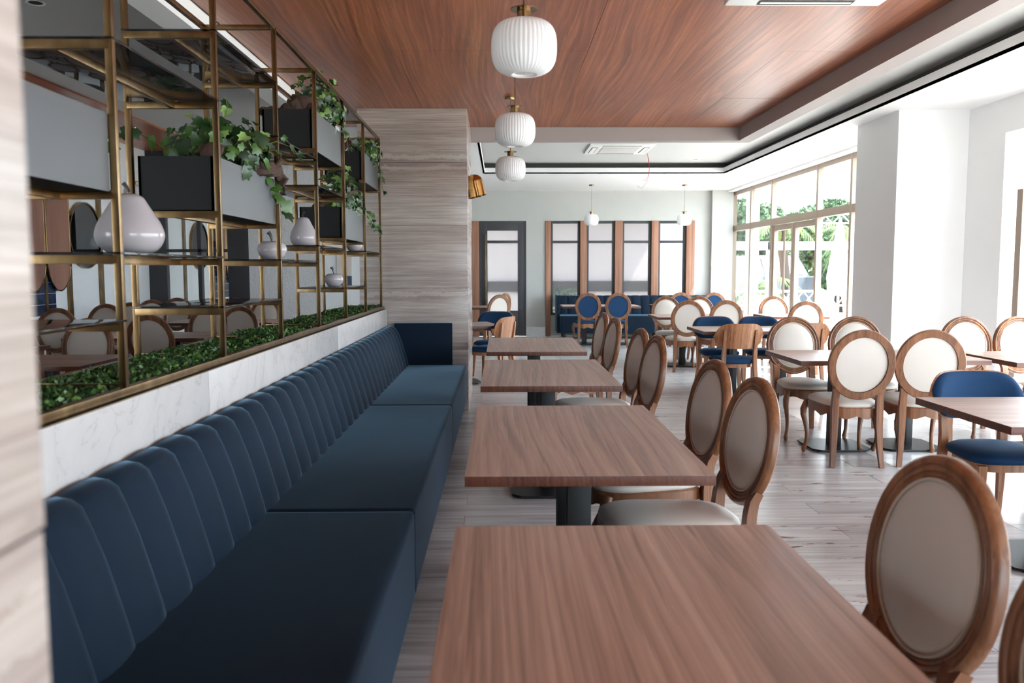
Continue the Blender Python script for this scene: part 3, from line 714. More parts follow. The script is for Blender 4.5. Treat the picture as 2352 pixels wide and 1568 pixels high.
# ================================================================ BANQUETTES
def channel_mesh(L, prof, w, mat):
    """one upholstered channel: prof (depth d toward the sitter, z), w wide along local X"""
    n = len(prof); rows = []
    for i, (d, z) in enumerate(prof):
        a = Vector(prof[max(i-1,0)]); b = Vector(prof[min(i+1,n-1)]); t = (b-a).normalized(); nr = Vector((t.y, -t.x))
        row = []
        for j in range(9):
            u = -1+2*j/8; bul = (.02*(1-abs(u)**3)-.005)*math.sin(PI*min(1,max(.12,(i+.4)/(n-.6))))**.5*(1 if i < 6 else .7); p = Vector((d, z))+nr*bul
            row.append((u*w/2*.995, p.x, p.y))
        row.append((w/2*.9, max(.003, d-nr.x*.05), z-nr.y*.05)); row.insert(0, (-w/2*.9, max(.003, d-nr.x*.05), z-nr.y*.05)); rows.append([(q[0], max(.003, q[1]), q[2]) for q in row])
    m = MB(); W_ = len(rows[0]); m.add([p for r_ in rows for p in r_], [(i*W_+j, i*W_+j+1, (i+1)*W_+j+1, (i+1)*W_+j) for i in range(n-1) for j in range(W_-1)])
    return m.mesh('channel', mat, smooth=60)
# local frame: X along the length, Y toward the sitter, back at Y=0
BP = [(.20,.43),(.213,.455),(.20,.52),(.172,.62),(.142,.72),(.108,.81),(.088,.852),(.06,.872),(.02,.878),(-.0,.872)]
def bench(label, loc, rz, L, n, end_right=False, end_left=False, legs=(True, True), D=.80, group=None):
    t = thing('banquette_bench', label, 'bench', loc, rz, group)
    MB().box(-L/2+.003, L/2-.003, .10, D, .40, .485).mesh
    m = MB().box(-L/2+.002, L/2-.002, .08, D, .12, .484); m.ob('seat', M['sofa_blue'], t, bevel=.032, segs=4, smooth=50)
    MB().box(-L/2+.002, L/2-.002, .0, .065, .12, .835).ob('back_board', M['sofa_blue'], t, bevel=.01)
    me = channel_mesh(1, BP, L/n, M['sofa_blue'])
    for i in range(n): link('channel', me, t, (-L/2+(i+.5)*L/n, 0, 0))
    for q in (-L/2+.09, L/2-.09):
        for yy in (.12, D-.08):
            MB().sweep([(q,yy,0),(q,yy,.125)], [[(-.018,-.018),(.018,-.018),(.018,.018),(-.018,.018)],[(-.03,-.03),(.03,-.03),(.03,.03),(-.03,.03)]]).ob('leg', M['sofa_leg'], t, smooth=30)
    if end_right: MB().box(L/2-.005, L/2+.06, .0, .655, .12, .905).ob('side_panel', M['sofa_blue'], t, bevel=.012)
    if end_left: MB().box(-L/2-.07, -L/2+.005, .0, D, .12, .90).ob('side_panel', M['sofa_blue'], t, bevel=.02, segs=3)
    return t
bx = XS+.004
# long side bench: length along world Y, sitter side +X  -> local X = world -Y... rotate -90deg: local X->-Y, local Y->+X
for (a, b), lb, er in (((.69,3.29),'petrol blue channel-backed bench module in the foreground left',0),((3.29,5.9),'petrol blue channel-backed bench module in the middle of the long row',0),((5.9,8.41),'petrol blue channel-backed bench module at the far end with a tall side panel',1)):
    t = bench(lb, (bx, (a+b)/2, 0), -PI/2, b-a, 13, end_left=False, group='blue bench modules along the marble low wall')
    if er: MB().box(-(b-a)/2-.06, -(b-a)/2+.0, .07, .655, .12, .908).ob('side_panel', M['sofa_blue'], t, bevel=.012)['label'] = 'flat upholstered side panel'
# far bench: along world X, sitter side -Y -> rotate 180
fy = YF-.06
bench('petrol blue channel-backed bench under the far windows, left module with side panel', (2.2, fy, 0), PI, 1.96, 10, end_right=True, group='blue bench modules under the far windows')
bench('petrol blue channel-backed bench under the far windows, right module', (3.19+.64, fy, 0), PI, 1.28, 7, group='blue bench modules under the far windows')

# ================================================================ TABLES
def make_table(L, Wd, offs=(-.29,.29), dx=0):
    t = thing('dining_table', 'x', 'table')
    th = .037
    MB().box(-L/2, L/2, -Wd/2, Wd/2, .75-th, .7488).ob('edge_band', M['veneer_edge_shade'], t, bevel=.0012)['label'] = 'reddish brown edge darkened for shade'
    MB().box(-L/2+.0006, L/2-.0006, -Wd/2+.0006, Wd/2-.0006, .7486, .75).ob('tabletop', M['veneer_x'], t, smooth=0)
    for q in offs:
        c = .045; p = MB().box(q+dx-c, q+dx+c, -c, c, .012, .75-th-.01); p.box(q+dx-.012, q+dx+.012, -c-.004, c+.004, .012, .75-th-.01)
        po = p.ob('pedestal', M['black_steel'], t, bevel=.002)
        s = .235; k = .06; ol = [(-s,-s+k),(-s+k,-s),(s-k,-s),(s,-s+k),(s,s-k),(s-k,s),(-s+k,s),(-s,s-k)]
        b = MB().prism([(x+q+dx, y_) for x, y_ in ol], .010, .020)
        for sx in (-1, 1):
            for sy in (-1, 1): b.lathe([(.018,0),(.018,.012)], 10, (q+dx+sx*(s-.05), sy*(s-.05), 0))
        b.ob('base_plate', M['black_steel'], po, smooth=30)
        MB().box(q+dx-.2, q+dx+.2, -.2, .2, .75-th-.012, .75-th).ob('mounting_plate', M['black_steel'], po, smooth=0)
    return t
TA = make_table(1.46, .855)
TA_SQ = make_table(.86, .86, (0,))
def put(root, used, loc, rz, label, group):
    if not root.get('_used'):
        root['_used'] = 1; root.location = loc; root.rotation_euler = (0,0,rz); root['label'] = label
        if group: root['group'] = group
        return root
    return dup(root, loc, rz, label, group)
for y0, lb in ((.76,'walnut veneer table in the foreground, nearest of the row beside the bench'),(2.77,'walnut veneer table second in the row beside the bench'),(4.95,'walnut veneer table third in the row beside the bench'),(7.03,'walnut veneer table fourth and last in the row beside the bench')):
    put(TA, 0, (.302, y0+.735, 0), PI/2, lb, 'walnut tables beside the long blue bench')
for x, y, lb in ((3.0,6.68,'walnut table with four cream medallion chairs in the middle right'),(2.98,4.03,'walnut table at the right edge with blue bucket chairs'),(2.99,9.67,'walnut table with the wooden backed chair on its near side'),(3.0,12.43,'walnut table with cream medallion chairs behind the blue bucket chairs')):
    put(TA, 0, (x, y, 0), 0, lb, 'walnut tables in the right aisle')
put(TA_SQ, 0, (4.25, 6.52, 0), 0, 'sunlit walnut table near the right windows, top washed out by sun', None)
put(TA_SQ, 0, (4.34, 12.45, 0), 0, 'small walnut table beside the tall glazed front', None)
put(TA, 0, (1.89, 16.0, 0), 0, 'walnut table at the left of the far blue bench', 'walnut tables at the far bench')
put(TA, 0, (3.65, 16.0, 0), 0, 'walnut table at the right of the far blue bench', 'walnut tables at the far bench')
put(TA, 0, (-.80, 10.55, 0), math.radians(14), 'walnut table half hidden behind the stone column, with blue bucket chairs', None)
put(TA, 0, (-.95, 15.6, 0), 0, 'walnut table beside the charcoal door beyond the stone column', None)
for x, y, lb in ((-3.80,6.5,'walnut table seen through the shelf, nearest in the left room'),(-3.78,9.0,'walnut table seen through the shelf, second in the left room'),(-3.76,11.45,'walnut table seen through the shelf in front of the plaster wall'),(-4.95,10.4-3.0,'walnut table by the left wall behind the near shelf bay')):
    put(TA, 0, (x, y, 0), 0, lb, 'walnut tables in the left dining room')

# ================================================================ MEDALLION CHAIR
def seat_outline(k=0.0, n=48):
    pts = []
    for i in range(n):
        a = 2*PI*i/n; c, s = math.cos(a), math.sin(a); e = .55
        x = math.copysign(abs(c)**e, c); y_ = math.copysign(abs(s)**e, s)
        hw = (.185+(y_+1)/2*.06)-k; yy = y_*(.262-k)+(.022*(1-x*x) if y_ > 0 else 0)
        pts.append((x*hw, yy+.012))
    return pts
def make_medallion(name, pad, lab):
    t = thing(name, lab, 'chair'); mw = M['chair_wood']
    TI = math.radians(9.5); zc, yc = .757, -.308
    ax, az = .212, .233     # centre line of ring
    def P(a, dr=0, dn=0):   # ellipse point, dr outward, dn toward the front
        ux, uz = (ax+dr)*math.cos(a), (az+dr)*math.sin(a)
        return (ux, yc-math.sin(TI)*uz+math.cos(TI)*dn, zc+math.cos(TI)*uz+math.sin(TI)*dn)
    sec = [(-.027,-.017),(.022,-.017),(.028,-.011),(.028,.006),(.024,.016),(.016,.021),(.008,.019),(.004,.012),(-.001,.015),(-.008,.015),(-.012,.009),(-.017,.012),(-.023,.010),(-.027,.003)]
    N = 56; m = MB(); vs = []
    for i in range(N):
        for dr, dn in sec: vs.append(P(2*PI*i/N, dr, dn))
    K = len(sec); m.add(vs, [(i*K+j, ((i+1) % N)*K+j, ((i+1) % N)*K+(j+1) % K, i*K+(j+1) % K) for i in range(N) for j in range(K)])
    m.ob('backrest_frame', mw, t, smooth=38)
    # pad: domed front, recessed flat back
    rings = []
    for f_, dn in ((.0,-.006),(.75,-.007),(.985,-.006),(1.0,.004),(.93,.014),(.75,.024),(.45,.030),(.0001,.032)):
        rr = max(f_, .001); rings.append([((ax-.026)*rr*math.cos(2*PI*i/40), yc-math.sin(TI)*(az-.026)*rr*math.sin(2*PI*i/40)+math.cos(TI)*dn, zc+math.cos(TI)*(az-.026)*rr*math.sin(2*PI*i/40)+math.sin(TI)*dn) for i in range(40)])
    pd = MB().layers(rings, cap=False).ob('backrest_pad', M[pad], t, smooth=60)
    MB().tube([P(2*PI*i/48, -.030, .013) for i in range(48)], .0042, 6, closed=True).ob('piping', M['cream_pipe' if pad == 'cream' else pad], pd)
    # rear legs rise into the medallion
    for s in (-1, 1):
        a = math.radians(-48); q = P(a); q = (s*q[0], q[1], q[2])
        path = [(s*.178,-.285,0),(s*.166,-.262,.14),(s*.160,-.248,.30),(s*.160,-.246,.42),(s*.158,-.252,.50),(s*.157,-.262,.55),(q[0]*1.0+s*.012, q[1], q[2])]
        W_ = [.016,.019,.023,.025,.023,.023,.032]; D_ = [.015,.018,.021,.022,.020,.019,.016]
        MB().sweep(path, [[(-w,-d),(w,-d),(w,d),(-w,d)] for w, d in zip(W_, D_)], up=(0,1,.05)).ob('leg', mw, t, smooth=30)
    # front cabriole legs
    for s in (-1, 1):
        pts = [(.205,.235,.42,.024),(.214,.246,.39,.026),(.226,.262,.345,.027),(.226,.262,.30,.024),(.212,.246,.23,.0185),(.203,.236,.16,.0155),(.204,.238,.09,.0145),(.214,.250,.045,.017),(.219,.256,.028,.021),(.219,.256,.018,.017),(.218,.255,0,.013)]
        secs = [[(r_*(1.0 if abs(math.cos(2*a)) > .5 else .92)*math.cos(a), r_*math.sin(a)) for a in [2*PI*j/10 for j in range(10)]] for *_, r_ in pts]
        MB().sweep([(s*x, y_, z) for x, y_, z, _ in pts], secs, up=(0,1,.05)).ob('leg', mw, t, smooth=50)
    o = seat_outline(); n = len(o)
    def zbot(i):
        x, y_ = o[i]; u = (x/.24) if abs(y_) > .2 else ((y_-.01)/.26); return .372+.012*math.cos(u*3*PI)-.012*(1-u*u)
    m = MB(); n_ = len(o); inner = seat_outline(.03)
    vs = [(x, y_, zbot(i)) for i, (x, y_) in enumerate(o)]+[(x, y_, .428) for x, y_ in o]+[(x, y_, .435) for x, y_ in seat_outline(.006)]+[(x, y_, .39) for x, y_ in inner]
    fs = []
    for i in range(n): j = (i+1) % n; fs += [(i, j, n+j, n+i), (n+i, n+j, 2*n+j, 2*n+i), (3*n+i, 3*n+j, j, i)]
    fs += [tuple(range(2*n, 3*n)), tuple(range(3*n, 4*n))]
    m.add(vs, fs); m.ob('seat_frame', mw, t, smooth=35)
    rings = []
    for k, z in ((.010,.434),(.004,.441),(.002,.452),(.006,.464),(.03,.477),(.08,.486),(.14,.490),(.2,.4915)):
        rings.append([(x, y_, z) for x, y_ in seat_outline(min(k, .17))])
    MB().layers(rings).ob('seat_cushion', M[pad], t, smooth=60)
    return t
WHITE = make_medallion('medallion_chair', 'cream', 'x')
BLUE = make_medallion('medallion_chair', 'chair_blue', 'x')
# ================================================================ BUCKET CHAIR
def make_bucket():
    t = thing('bucket_chair', 'x', 'chair'); mw = M['bent_wood']
    R = .46; zc, hh, hw = .721, .138, .295
    def sh(u, v, off):
        a = u*hw/R; hgt = hh*(1-.55*abs(u)**5)*(1 if v > 0 else 1-.12*abs(u)**2); x = math.sin(a)*(R-off); y_ = -.235-.03+R-math.cos(a)*(R-off)-.0
        uu = math.copysign(abs(u), u); z = zc+v*hgt*math.sqrt(max(0, 1-abs(u)**7)); return (x, y_-R+R-.04*(v)*.6, z)
    def shell(o0, o1, su=1, sv=1):
        m = MB(); nu, nv = 24, 8
        A = [sh((-1+2*i/nu)*su, (-1+2*j/nv)*sv, o0) for i in range(nu+1) for j in range(nv+1)]
        B = [sh((-1+2*i/nu)*su, (-1+2*j/nv)*sv, o1*(1 if 0 < i < nu and 0 < j < nv else .45) + o0*(0 if 0 < i < nu and 0 < j < nv else .55)) for i in range(nu+1) for j in range(nv+1)]
        w_ = nv+1; n = len(A); fs = [(i*w_+j, (i+1)*w_+j, (i+1)*w_+j+1, i*w_+j+1) for i in range(nu) for j in range(nv)]
        fs += [tuple(n+q for q in f) for f in fs]
        rim = [i*w_ for i in range(nu+1)]+[nu*w_+j for j in range(1, nv+1)]+[i*w_+nv for i in range(nu-1, -1, -1)]+[j for j in range(nv-1, 0, -1)]
        fs += [(rim[i], rim[(i+1) % len(rim)], n+rim[(i+1) % len(rim)], n+rim[i]) for i in range(len(rim))]
        return m.add(A+B, fs)
    shell(-.0, .012).ob('back_shell', mw, t, smooth=50)
    shell(.012, .048, .965, .96).ob('back_pad', M['chair_blue'], t, smooth=60)
    for s in (-1, 1):
        path = [(s*.205,-.275,0),(s*.185,-.235,.2),(s*.172,-.212,.40),(s*.17,-.212,.5),(s*.172,-.228,.62),(s*.172,-.245,.74),(s*.172,-.252,.79)]
        W_ = [.013,.017,.021,.021,.018,.015,.011]
        MB().sweep(path, [[(-w,-w*.9),(w,-w*.9),(w,w*.9),(-w,w*.9)] for w in W_], up=(0,1,.05)).ob('leg', mw, t, smooth=30)
        path = [(s*.205,.235,0),(s*.195,.215,.2),(s*.188,.205,.41)]
        MB().sweep(path, [[(-w,-w),(w,-w),(w,w),(-w,w)] for w in (.012,.017,.022)], up=(0,1,.05)).ob('leg', mw, t, smooth=30)
    def so(k, n=40):
        out = []
        for i in range(n):
            a = 2*PI*i/n; c, s = math.cos(a), math.sin(a); e = .62; x = math.copysign(abs(c)**e, c); y_ = math.copysign(abs(s)**e, s)
            out.append((x*(.20+(y_+1)/2*.045-k), y_*(.235-k)+.015))
        return out
    MB().prism(so(.025), .375, .418).ob('seat_frame', mw, t, smooth=30)
    MB().layers([[(x, y_, z) for x, y_ in so(k)] for k, z in ((.02,.415),(.002,.424),(-.004,.44),(.002,.456),(.03,.472),(.09,.481),(.17,.484))]).ob('seat_cushion', M['chair_blue'], t, smooth=60)
    return t
BUCKET = make_bucket()
def chair(kind, x, y, face, label, group=None):
    root = {'w': WHITE, 'b': BLUE, 'k': BUCKET}[kind]
    return put(root, 0, (x, y, 0), math.radians(face), label, group)
# face: 0 looks away from the camera (+Y), 180 toward it, 90 toward -X (the bench)
g = 'cream medallion chairs at the bench-side tables'
XC = .70
for y, f_, lb in ((1.24,98,'cream medallion chair cropped by the bottom right corner'),(1.845,96,'cream medallion chair in the foreground at the nearest table'),(3.27,97,'cream medallion chair at the near end of the second table'),(3.93,97,'cream medallion chair at the far end of the second table'),(5.43,97,'cream medallion chair at the near end of the third table'),(6.07,97,'cream medallion chair at the far end of the third table'),(7.46,97,'cream medallion chair at the near end of the fourth table'),(8.33,97,'cream medallion chair at the far end of the fourth table')):
    chair('w', XC-.01, y, f_, lb, g)
g = 'cream medallion chairs in the right aisle'
chair('w', 2.605, 6.23, -3, 'cream medallion chair seen from behind, full figure, left at the middle right table', g)
chair('w', 3.13, 6.21, -10, 'cream medallion chair seen from behind, right at the middle right table', g)
chair('w', 2.63, 7.17, 178, 'cream medallion chair facing the camera, left behind the middle right table', g)
chair('w', 3.17, 7.19, 172, 'cream medallion chair facing the camera, right behind the middle right table', g)
chair('w', 4.19, 7.13, 180, 'cream medallion chair in full sun by the windows, facing the camera', g)
chair('w', 4.68, 7.13, 180, 'cream medallion chair at the right picture edge in sunlight', g)
chair('w', 2.60, 11.87, 0, 'cream medallion chair seen from behind, left of two, behind the blue bucket chairs', g)
chair('w', 3.14, 11.90, 0, 'cream medallion chair seen from behind, right of two, behind the blue bucket chairs', g)
chair('w', 2.62, 12.95, 178, 'cream medallion chair facing the camera at the table before the far bench, left', g)
chair('w', 3.15, 12.95, 178, 'cream medallion chair facing the camera at the table before the far bench, right', g)
chair('w', 4.32, 12.85, 180, 'cream medallion chair facing the camera against the glazed doors', g)
chair('w', 4.16, 11.55, -6, 'cream medallion chair seen from behind against the glazed front', g)
g = 'blue medallion chairs at the far bench'
chair('b', 1.60, 15.62, 0, 'blue medallion chair seen from behind at the far bench, left', g)
chair('b', 2.16, 15.60, -2, 'blue medallion chair seen from behind at the far bench, second from left', g)
chair('b', 3.32, 15.7, 0, 'blue medallion chair at the far bench half hidden by a cream chair, third', g)
chair('b', 3.93, 15.7, 0, 'blue medallion chair at the far bench half hidden, rightmost', g)
g = 'blue bucket chairs'
chair('k', 2.57, 9.16, 2, 'bucket chair with walnut back turned to the camera in the right aisle', g)
chair('k', 2.63, 10.06, 180, 'blue bucket chair facing the camera, left behind the aisle table', g)
chair('k', 3.19, 10.06, 180, 'blue bucket chair facing the camera, right behind the aisle table', g)
chair('k', 3.35, 9.3, 0, 'blue bucket chair mostly hidden behind a cream chair in the right aisle', g)
chair('k', 2.72, 4.50, 180, 'blue bucket chair facing the camera behind the right edge table', g)
chair('k', 3.31, 4.50, 180, 'blue bucket chair cropped by the right picture edge, behind the table', g)
chair('k', 2.85, 3.66, 0, 'blue bucket chair tucked in from the near side of the right edge table', g)
chair('k', -.13, 10.5, 62, 'bucket chair with walnut back beside the stone column, turned to the left', g)
chair('k', -.12, 11.45, 165, 'dark blue bucket chair behind the half hidden table by the stone column', g)
g = 'cream medallion chairs beyond the column'
chair('w', -.22, 14.6, 35, 'cream medallion chair seen from behind before the charcoal door', g)
chair('w', -.22, 15.3, 60, 'second cream medallion chair before the charcoal door, just behind the first', g)
g = 'cream medallion chairs in the left dining room'
for x, y, f_, lb in ((-3.3,5.75,10,'cream medallion chair at the very left, near side of the nearest left-room table'),(-3.75,7.25,178,'cream medallion chair facing the camera behind the nearest left-room table'),(-3.46,8.55,0,'cream medallion chair seen from behind in the left room, right of the first brass post'),(-3.47,9.6,180,'cream medallion chair in the left room, left of an overlapping pair'),(-3.12,9.6,178,'cream medallion chair in the left room, right of an overlapping pair'),(-4.5,8.0,0,'cream medallion chair in the left room partly behind the low glass shelf'),(-5.1,9.3,180,'cream medallion chair under the blue wall tiles'),(-5.12,10.5,178,'cream medallion chair under the first round mirror, nearer of two'),(-4.95,10.95,185,'cream medallion chair under the first round mirror, farther of two'),(-5.12,11.95,180,'cream medallion chair by the left wall, left of the charcoal panel'),(-5.05,12.75,182,'cream medallion chair in front of the charcoal panel'),(-4.45,12.4,180,'cream medallion chair in front of the glass partition, left'),(-4.05,12.55,184,'dark rimmed medallion chair in front of the glass partition, right'),(-3.55,12.25,178,'cream medallion chair in front of the rough plaster wall')):
    chair('w', x, y, f_, lb, g)

# ================================================================ LAMPS
def pendant(x, y, w, h, zbot, ztop, ribbed, label, group):
    t = thing('pendant_lamp', label, 'lamp', (x, y, 0), 0, group); R = w/2
    pr = [(.36,.035),(.38,.0),(.46,.0),(.64,.03),(.82,.10),(.94,.22),(.99,.36),(1.0,.52),(.985,.68),(.92,.82),(.78,.93),(.58,.985),(.26,1.0)]
    pr = [(r_*R, zbot+q*h) for r_, q in smooth_prof(pr, 3)]
    inner = [(r_-.004, z+.002) for r_, z in pr][::-1]
    MB().lathe(pr+inner, 176 if ribbed else 40, cap=False, rib=.02 if ribbed else 0).ob('glass_shade', M['opal'], t, smooth=75 if ribbed else 60)
    zt = zbot+h
    MB().lathe([(w*.105,zt-.004),(w*.105,zt+.046)], 24).ob('brass_collar', M['brass'], t, smooth=40)
    MB().lathe([(w*.21,zt+.046),(w*.21,zt+.050)], 32).ob('brass_disc', M['brass'], t, smooth=40)
    MB().tube([(0,0,zt+.05),(0,0,zt+.18)], .0045, 8).ob('rod', M['brass'], t)
    MB().tube([(0,0,zt+.18),(0,0,ztop-.02)], .0022, 6).ob('cord', M['black_cord'], t)
    MB().lathe([(.0,ztop-.026),(.05,ztop-.026),(.052,ztop-.022),(.052,ztop)], 28).ob('canopy', M['brass'], t, smooth=40)
    return t
g = 'ribbed opal pendants over the bench-side tables'
pendant(.102, 3.68, .278, .225, 2.283, ZW, True, 'ribbed white glass pendant, nearest and largest', g)
pendant(.100, 5.85, .275, .222, 2.29, ZW, True, 'ribbed white glass pendant, middle of the row', g)
pendant(.092, 7.95, .280, .222, 2.275, ZW, True, 'ribbed white glass pendant, farthest of the row', g)
g = 'small smooth opal pendants at the far windows'
pendant(1.80, 16.7, .285, .225, 2.305, ZS, False, 'smooth white pendant at the far windows, left', g)
pendant(3.65, 16.7, .285, .225, 2.305, ZS, False, 'smooth white pendant at the far windows, right', g)
pendant(-4.74, 11.0, .28, .24, 2.3, ZG-.02, False, 'pendant in the left room, cord showing above the middle planter', None)
# gold wall lamp on the column
t = thing('wall_lamp', 'polished gold half dome wall lamp on the side of the stone column', 'lamp', (-.338, 8.85, 2.275))
def dome(i, j):
    return None
m = MB(); R = .097; rows = []
for i in range(13):   # dome of revolution about a tilted axis: cylinder with rounded top
    a = PI/2*i/12; rows.append((R*math.cos(a), .08+R*.85*math.sin(a)))
pr = [(R, -.07),(R,.0)]+rows
m.lathe(pr, 36, cap=False); m.lathe([(r_-.004, z-.002) for r_, z in pr], 36, cap=False)
o = m.ob('lamp_shade', M['gold'], t, (.075, 0, .0), (0, math.radians(-14), 0), smooth=50)
MB().lathe([(.05,0),(.05,.02)], 24, axis='X').ob('wall_plate', M['gold'], t)
MB().lathe([(.022,-.05),(.03,-.02),(.025,.03),(.012,.05)], 16, (.075,0,.02)).ob('bulb', M['opal'], t)
# downlights
def downlight(x, y, z, label):
    t = thing('downlight', label, 'lamp', (x, y, z))
    MB().lathe([(.045,-.001),(.062,-.006),(.066,-.003),(.066,0)], 32, cap=False).ob('trim_ring', M['plastic'], t)
    MB().lathe([(.045,-.002),(.02,.0)], 32).ob('lamp_recess', M['black_cord'], t)
downlight(-3.23, 6.02, ZG, 'round recessed downlight in the left room ceiling')
downlight(3.32, 14.36, ZG, 'round recessed downlight in the grey ceiling before the far lip')
# ceiling cassettes
def cassette(x0, x1, y0, y1, z, label):
    t = thing('ceiling_air_unit', label, 'air conditioner', ((x0+x1)/2, (y0+y1)/2, z)); a, b = (x1-x0)/2, (y1-y0)/2
    MB().box(-a,a,-b,b,-.03,0).ob('panel', M['plastic'], t, bevel=.01)
    MB().box(-a*.58,a*.58,-b*.58,b*.58,-.036,-.028).ob('intake_grille', M['filter_grey'], t, bevel=.003)
    for k in range(9): q = -b*.5+k*b*.125; MB().box(-a*.56,a*.56,q-.004,q+.004,-.039,-.035).ob('grille_slat', M['plastic'], t, smooth=0)
    for bx_ in ((-a*.6,a*.6,-b*.93,-b*.76),(-a*.6,a*.6,b*.76,b*.93),(-a*.9,-a*.72,-b*.6,b*.6),(a*.72,a*.9,-b*.6,b*.6)):
        MB().box(*bx_, -.0335, -.029).ob('air_slot', M['cove_dark'], t, smooth=0)
        c = ((bx_[0]+bx_[1])/2, (bx_[2]+bx_[3])/2); MB().box(bx_[0]+.01, bx_[1]-.01, bx_[2]+.01 if bx_[1]-bx_[0] < bx_[3]-bx_[2] else c[1]-.012, bx_[3]-.01 if bx_[1]-bx_[0] < bx_[3]-bx_[2] else c[1]+.012, -.036, -.033).ob('louvre', M['plastic'], t, smooth=0)
cassette(1.33, 2.30, 12.55, 13.52, ZG, 'white square ceiling air unit in the grey far ceiling')
cassette(1.34, 2.27, 4.2, 5.13, ZW, 'white ceiling air unit at the top picture edge in the wood ceiling')
# loose wires
t = thing('loose_wires', 'thin red wires dangling from the ceiling beside the far air unit', 'wire', (2.36, 13.6, ZG))
MB().tube([(0,0,0),(.02,0,-.12),(.035,0,-.25),(.02,0,-.36),(-.03,-.02,-.44),(-.07,-.02,-.42)], .003, 6).ob('wire', M['red_wire'], t)
MB().tube([(0,0.01,0),(.03,0,-.14),(.04,0,-.28),(.0,0,-.46),(-.09,-.02,-.56),(-.16,-.02,-.52)], .0025, 6).ob('wire', M['pink_wire'], t)
MB().tube([(0,0.01,0),(.03,0,-.12),(.036,.01,-.24),(.03,.01,-.35)], .003, 6).ob('wire', M['red_wire'], t)

# ================================================================ OUTSIDE
sbox('ground', M['terrace'], -40, 60, -30, 90, -.4, -.15)
sbox('trim_11', M['outdoor_white'], XW+.3, XW+.42, 17.4, 17.95, 0, 3.6)     # outer wall return at the glazed front
def tree(x, y, h, r, label, mat='tree_leaf', n=2600, seed=0, trunk=.14, group='garden trees beyond the glazed front'):
    t = thing('garden_tree', label, 'tree', (x, y, -.15), 0, group)
    MB().tube([(0,0,0),(.05,.03,h*.3),(-.04,0,h*.6),(0,0,h*.85)], [trunk,trunk*.8,trunk*.6,trunk*.3], 10).ob('trunk', M['bark'], t)
    rs = random.Random(seed); C = [(rs.gauss(0,r*.45), rs.gauss(0,r*.45), h*rs.uniform(.35,1)) for _ in range(16)]
    def pos(rg, n):
        c = np.array(C)[rg.integers(0,16,n)]; d = rg.normal(size=(n,3)); d /= np.linalg.norm(d,axis=1)[:,None]; return c+d*(r*.5*rg.uniform(.5,1,n)**.4)[:,None]
    leaf_cloud('crown', n, pos, .12, M[mat], seed, parent=t)
tr = [(9.9,33.2,3.6,1.35),(12.4,30.4,3.3,1.2),(12.2,35.0,3.8,1.3),(15.4,33.8,3.7,1.3),(12.4,40.8,4.2,1.4),(15.2,37.6,4.1,1.4),(14.0,45.0,4.6,1.6),(16.9,41.8,4.4,1.6),(10.3,37.2,4.1,1.4),(12.0,26.9,3.3,1.0)]
places = ['behind the dark van','nearest, right of the palm trunk','behind the second pane','behind the last pane','far back behind the second pane','far back behind the right door leaf','farthest back in the middle','farthest back on the right','far back behind the leftmost pane','near, right behind the last pane']
for i, (x, y, h, r) in enumerate(tr): tree(x, y, h, r, 'leafy garden tree %s' % places[i], seed=i+40, n=8000)
def palm(x, y, h, label, seed):
    t = thing('palm_tree', label, 'tree', (x, y, -.15), 0, 'palms on the terrace'); rs = random.Random(seed)
    MB().tube([(0,0,0),(.1,0,h*.4),(.0,.1,h*.75),(.05,.1,h)], [.2,.16,.14,.13], 12).ob('trunk', M['bark'], t)
    for k in range(16):
        a = 2*PI*k/16+rs.random()*.3; e = rs.uniform(.1,1.1); L = rs.uniform(.9,1.4); P = []
        for q in range(7): s_ = q/6; P.append((math.cos(a)*L*s_, .1+math.sin(a)*L*s_, h+L*(e*s_-1.1*s_*s_)))
        m = MB()
        for q in range(6):       # pinnate: separate leaflets either side of the rib
            p, p2 = Vector(P[q]), Vector(P[q+1]); sd_ = Vector((-math.sin(a), math.cos(a), 0)); f_ = (p2-p)
            for hh in range(3):
                c = p.lerp(p2, hh/3); ln = .34*math.sin(PI*min(.97,(q+hh/3)/6+.1))
                for sg in (-1, 1): e_ = c+sd_*sg*ln+f_*.9-Vector((0,0,ln*.5)); m.add([c, c+f_*.28, e_], [(0,1,2)])
        o = m.ob('frond', M['palm_leaf'], t, smooth=0, fix=False)
        at = o.data.attributes.new('tone','FLOAT','POINT'); at.data.foreach_set('value', [rs.uniform(.3,1)]*len(o.data.vertices))
palm(9.0, 26.6, 3.0, 'palm with a thick trunk behind the right door leaf', 1); palm(10.3, 24.3, 2.6, 'palm behind the pane next to the pillar', 2); palm(7.5, 24.4, 1.0, 'low palm seen through the second pane', 3)
# pergola
t = thing('pergola', 'white pergola frame with lattice beam standing on the sunny terrace', 'pergola', (0, 22, -.15))
for x in (6.0, 7.05, 8.35, 9.9): MB().box(x-.05,x+.05,-.05,.05,0,2.3).ob('post', M['outdoor_white'], t, bevel=.004)
MB().box(5.6,10.4,-.05,.05,2.08,2.3).ob('beam', M['outdoor_white'], t, bevel=.004)
m = MB()
for z in (2.78, 3.02): m.bar((8.0,0,z),(10.4,0,z),.035)
for k in range(10): a = 8.0+k*.24; m.bar((a,0,2.78 if k % 2 else 3.02),(a+.24,0,3.02 if k % 2 else 2.78),.022)
for x in (8.35, 9.9): m.bar((x,0,2.3),(x,0,2.8),.05)
m.ob('lattice_beam', M['outdoor_white'], t)
m = MB()
for z in (.62, 1.0): m.bar((5.6,0,z),(10.4,0,z),.05)
for k in range(16): m.bar((5.6+k*.3,0,.62),(5.9+k*.3,0,1.0),.02); m.bar((5.6+k*.3,0,1.0),(5.9+k*.3,0,.62),.02)
m.ob('railing', M['outdoor_white'], t)
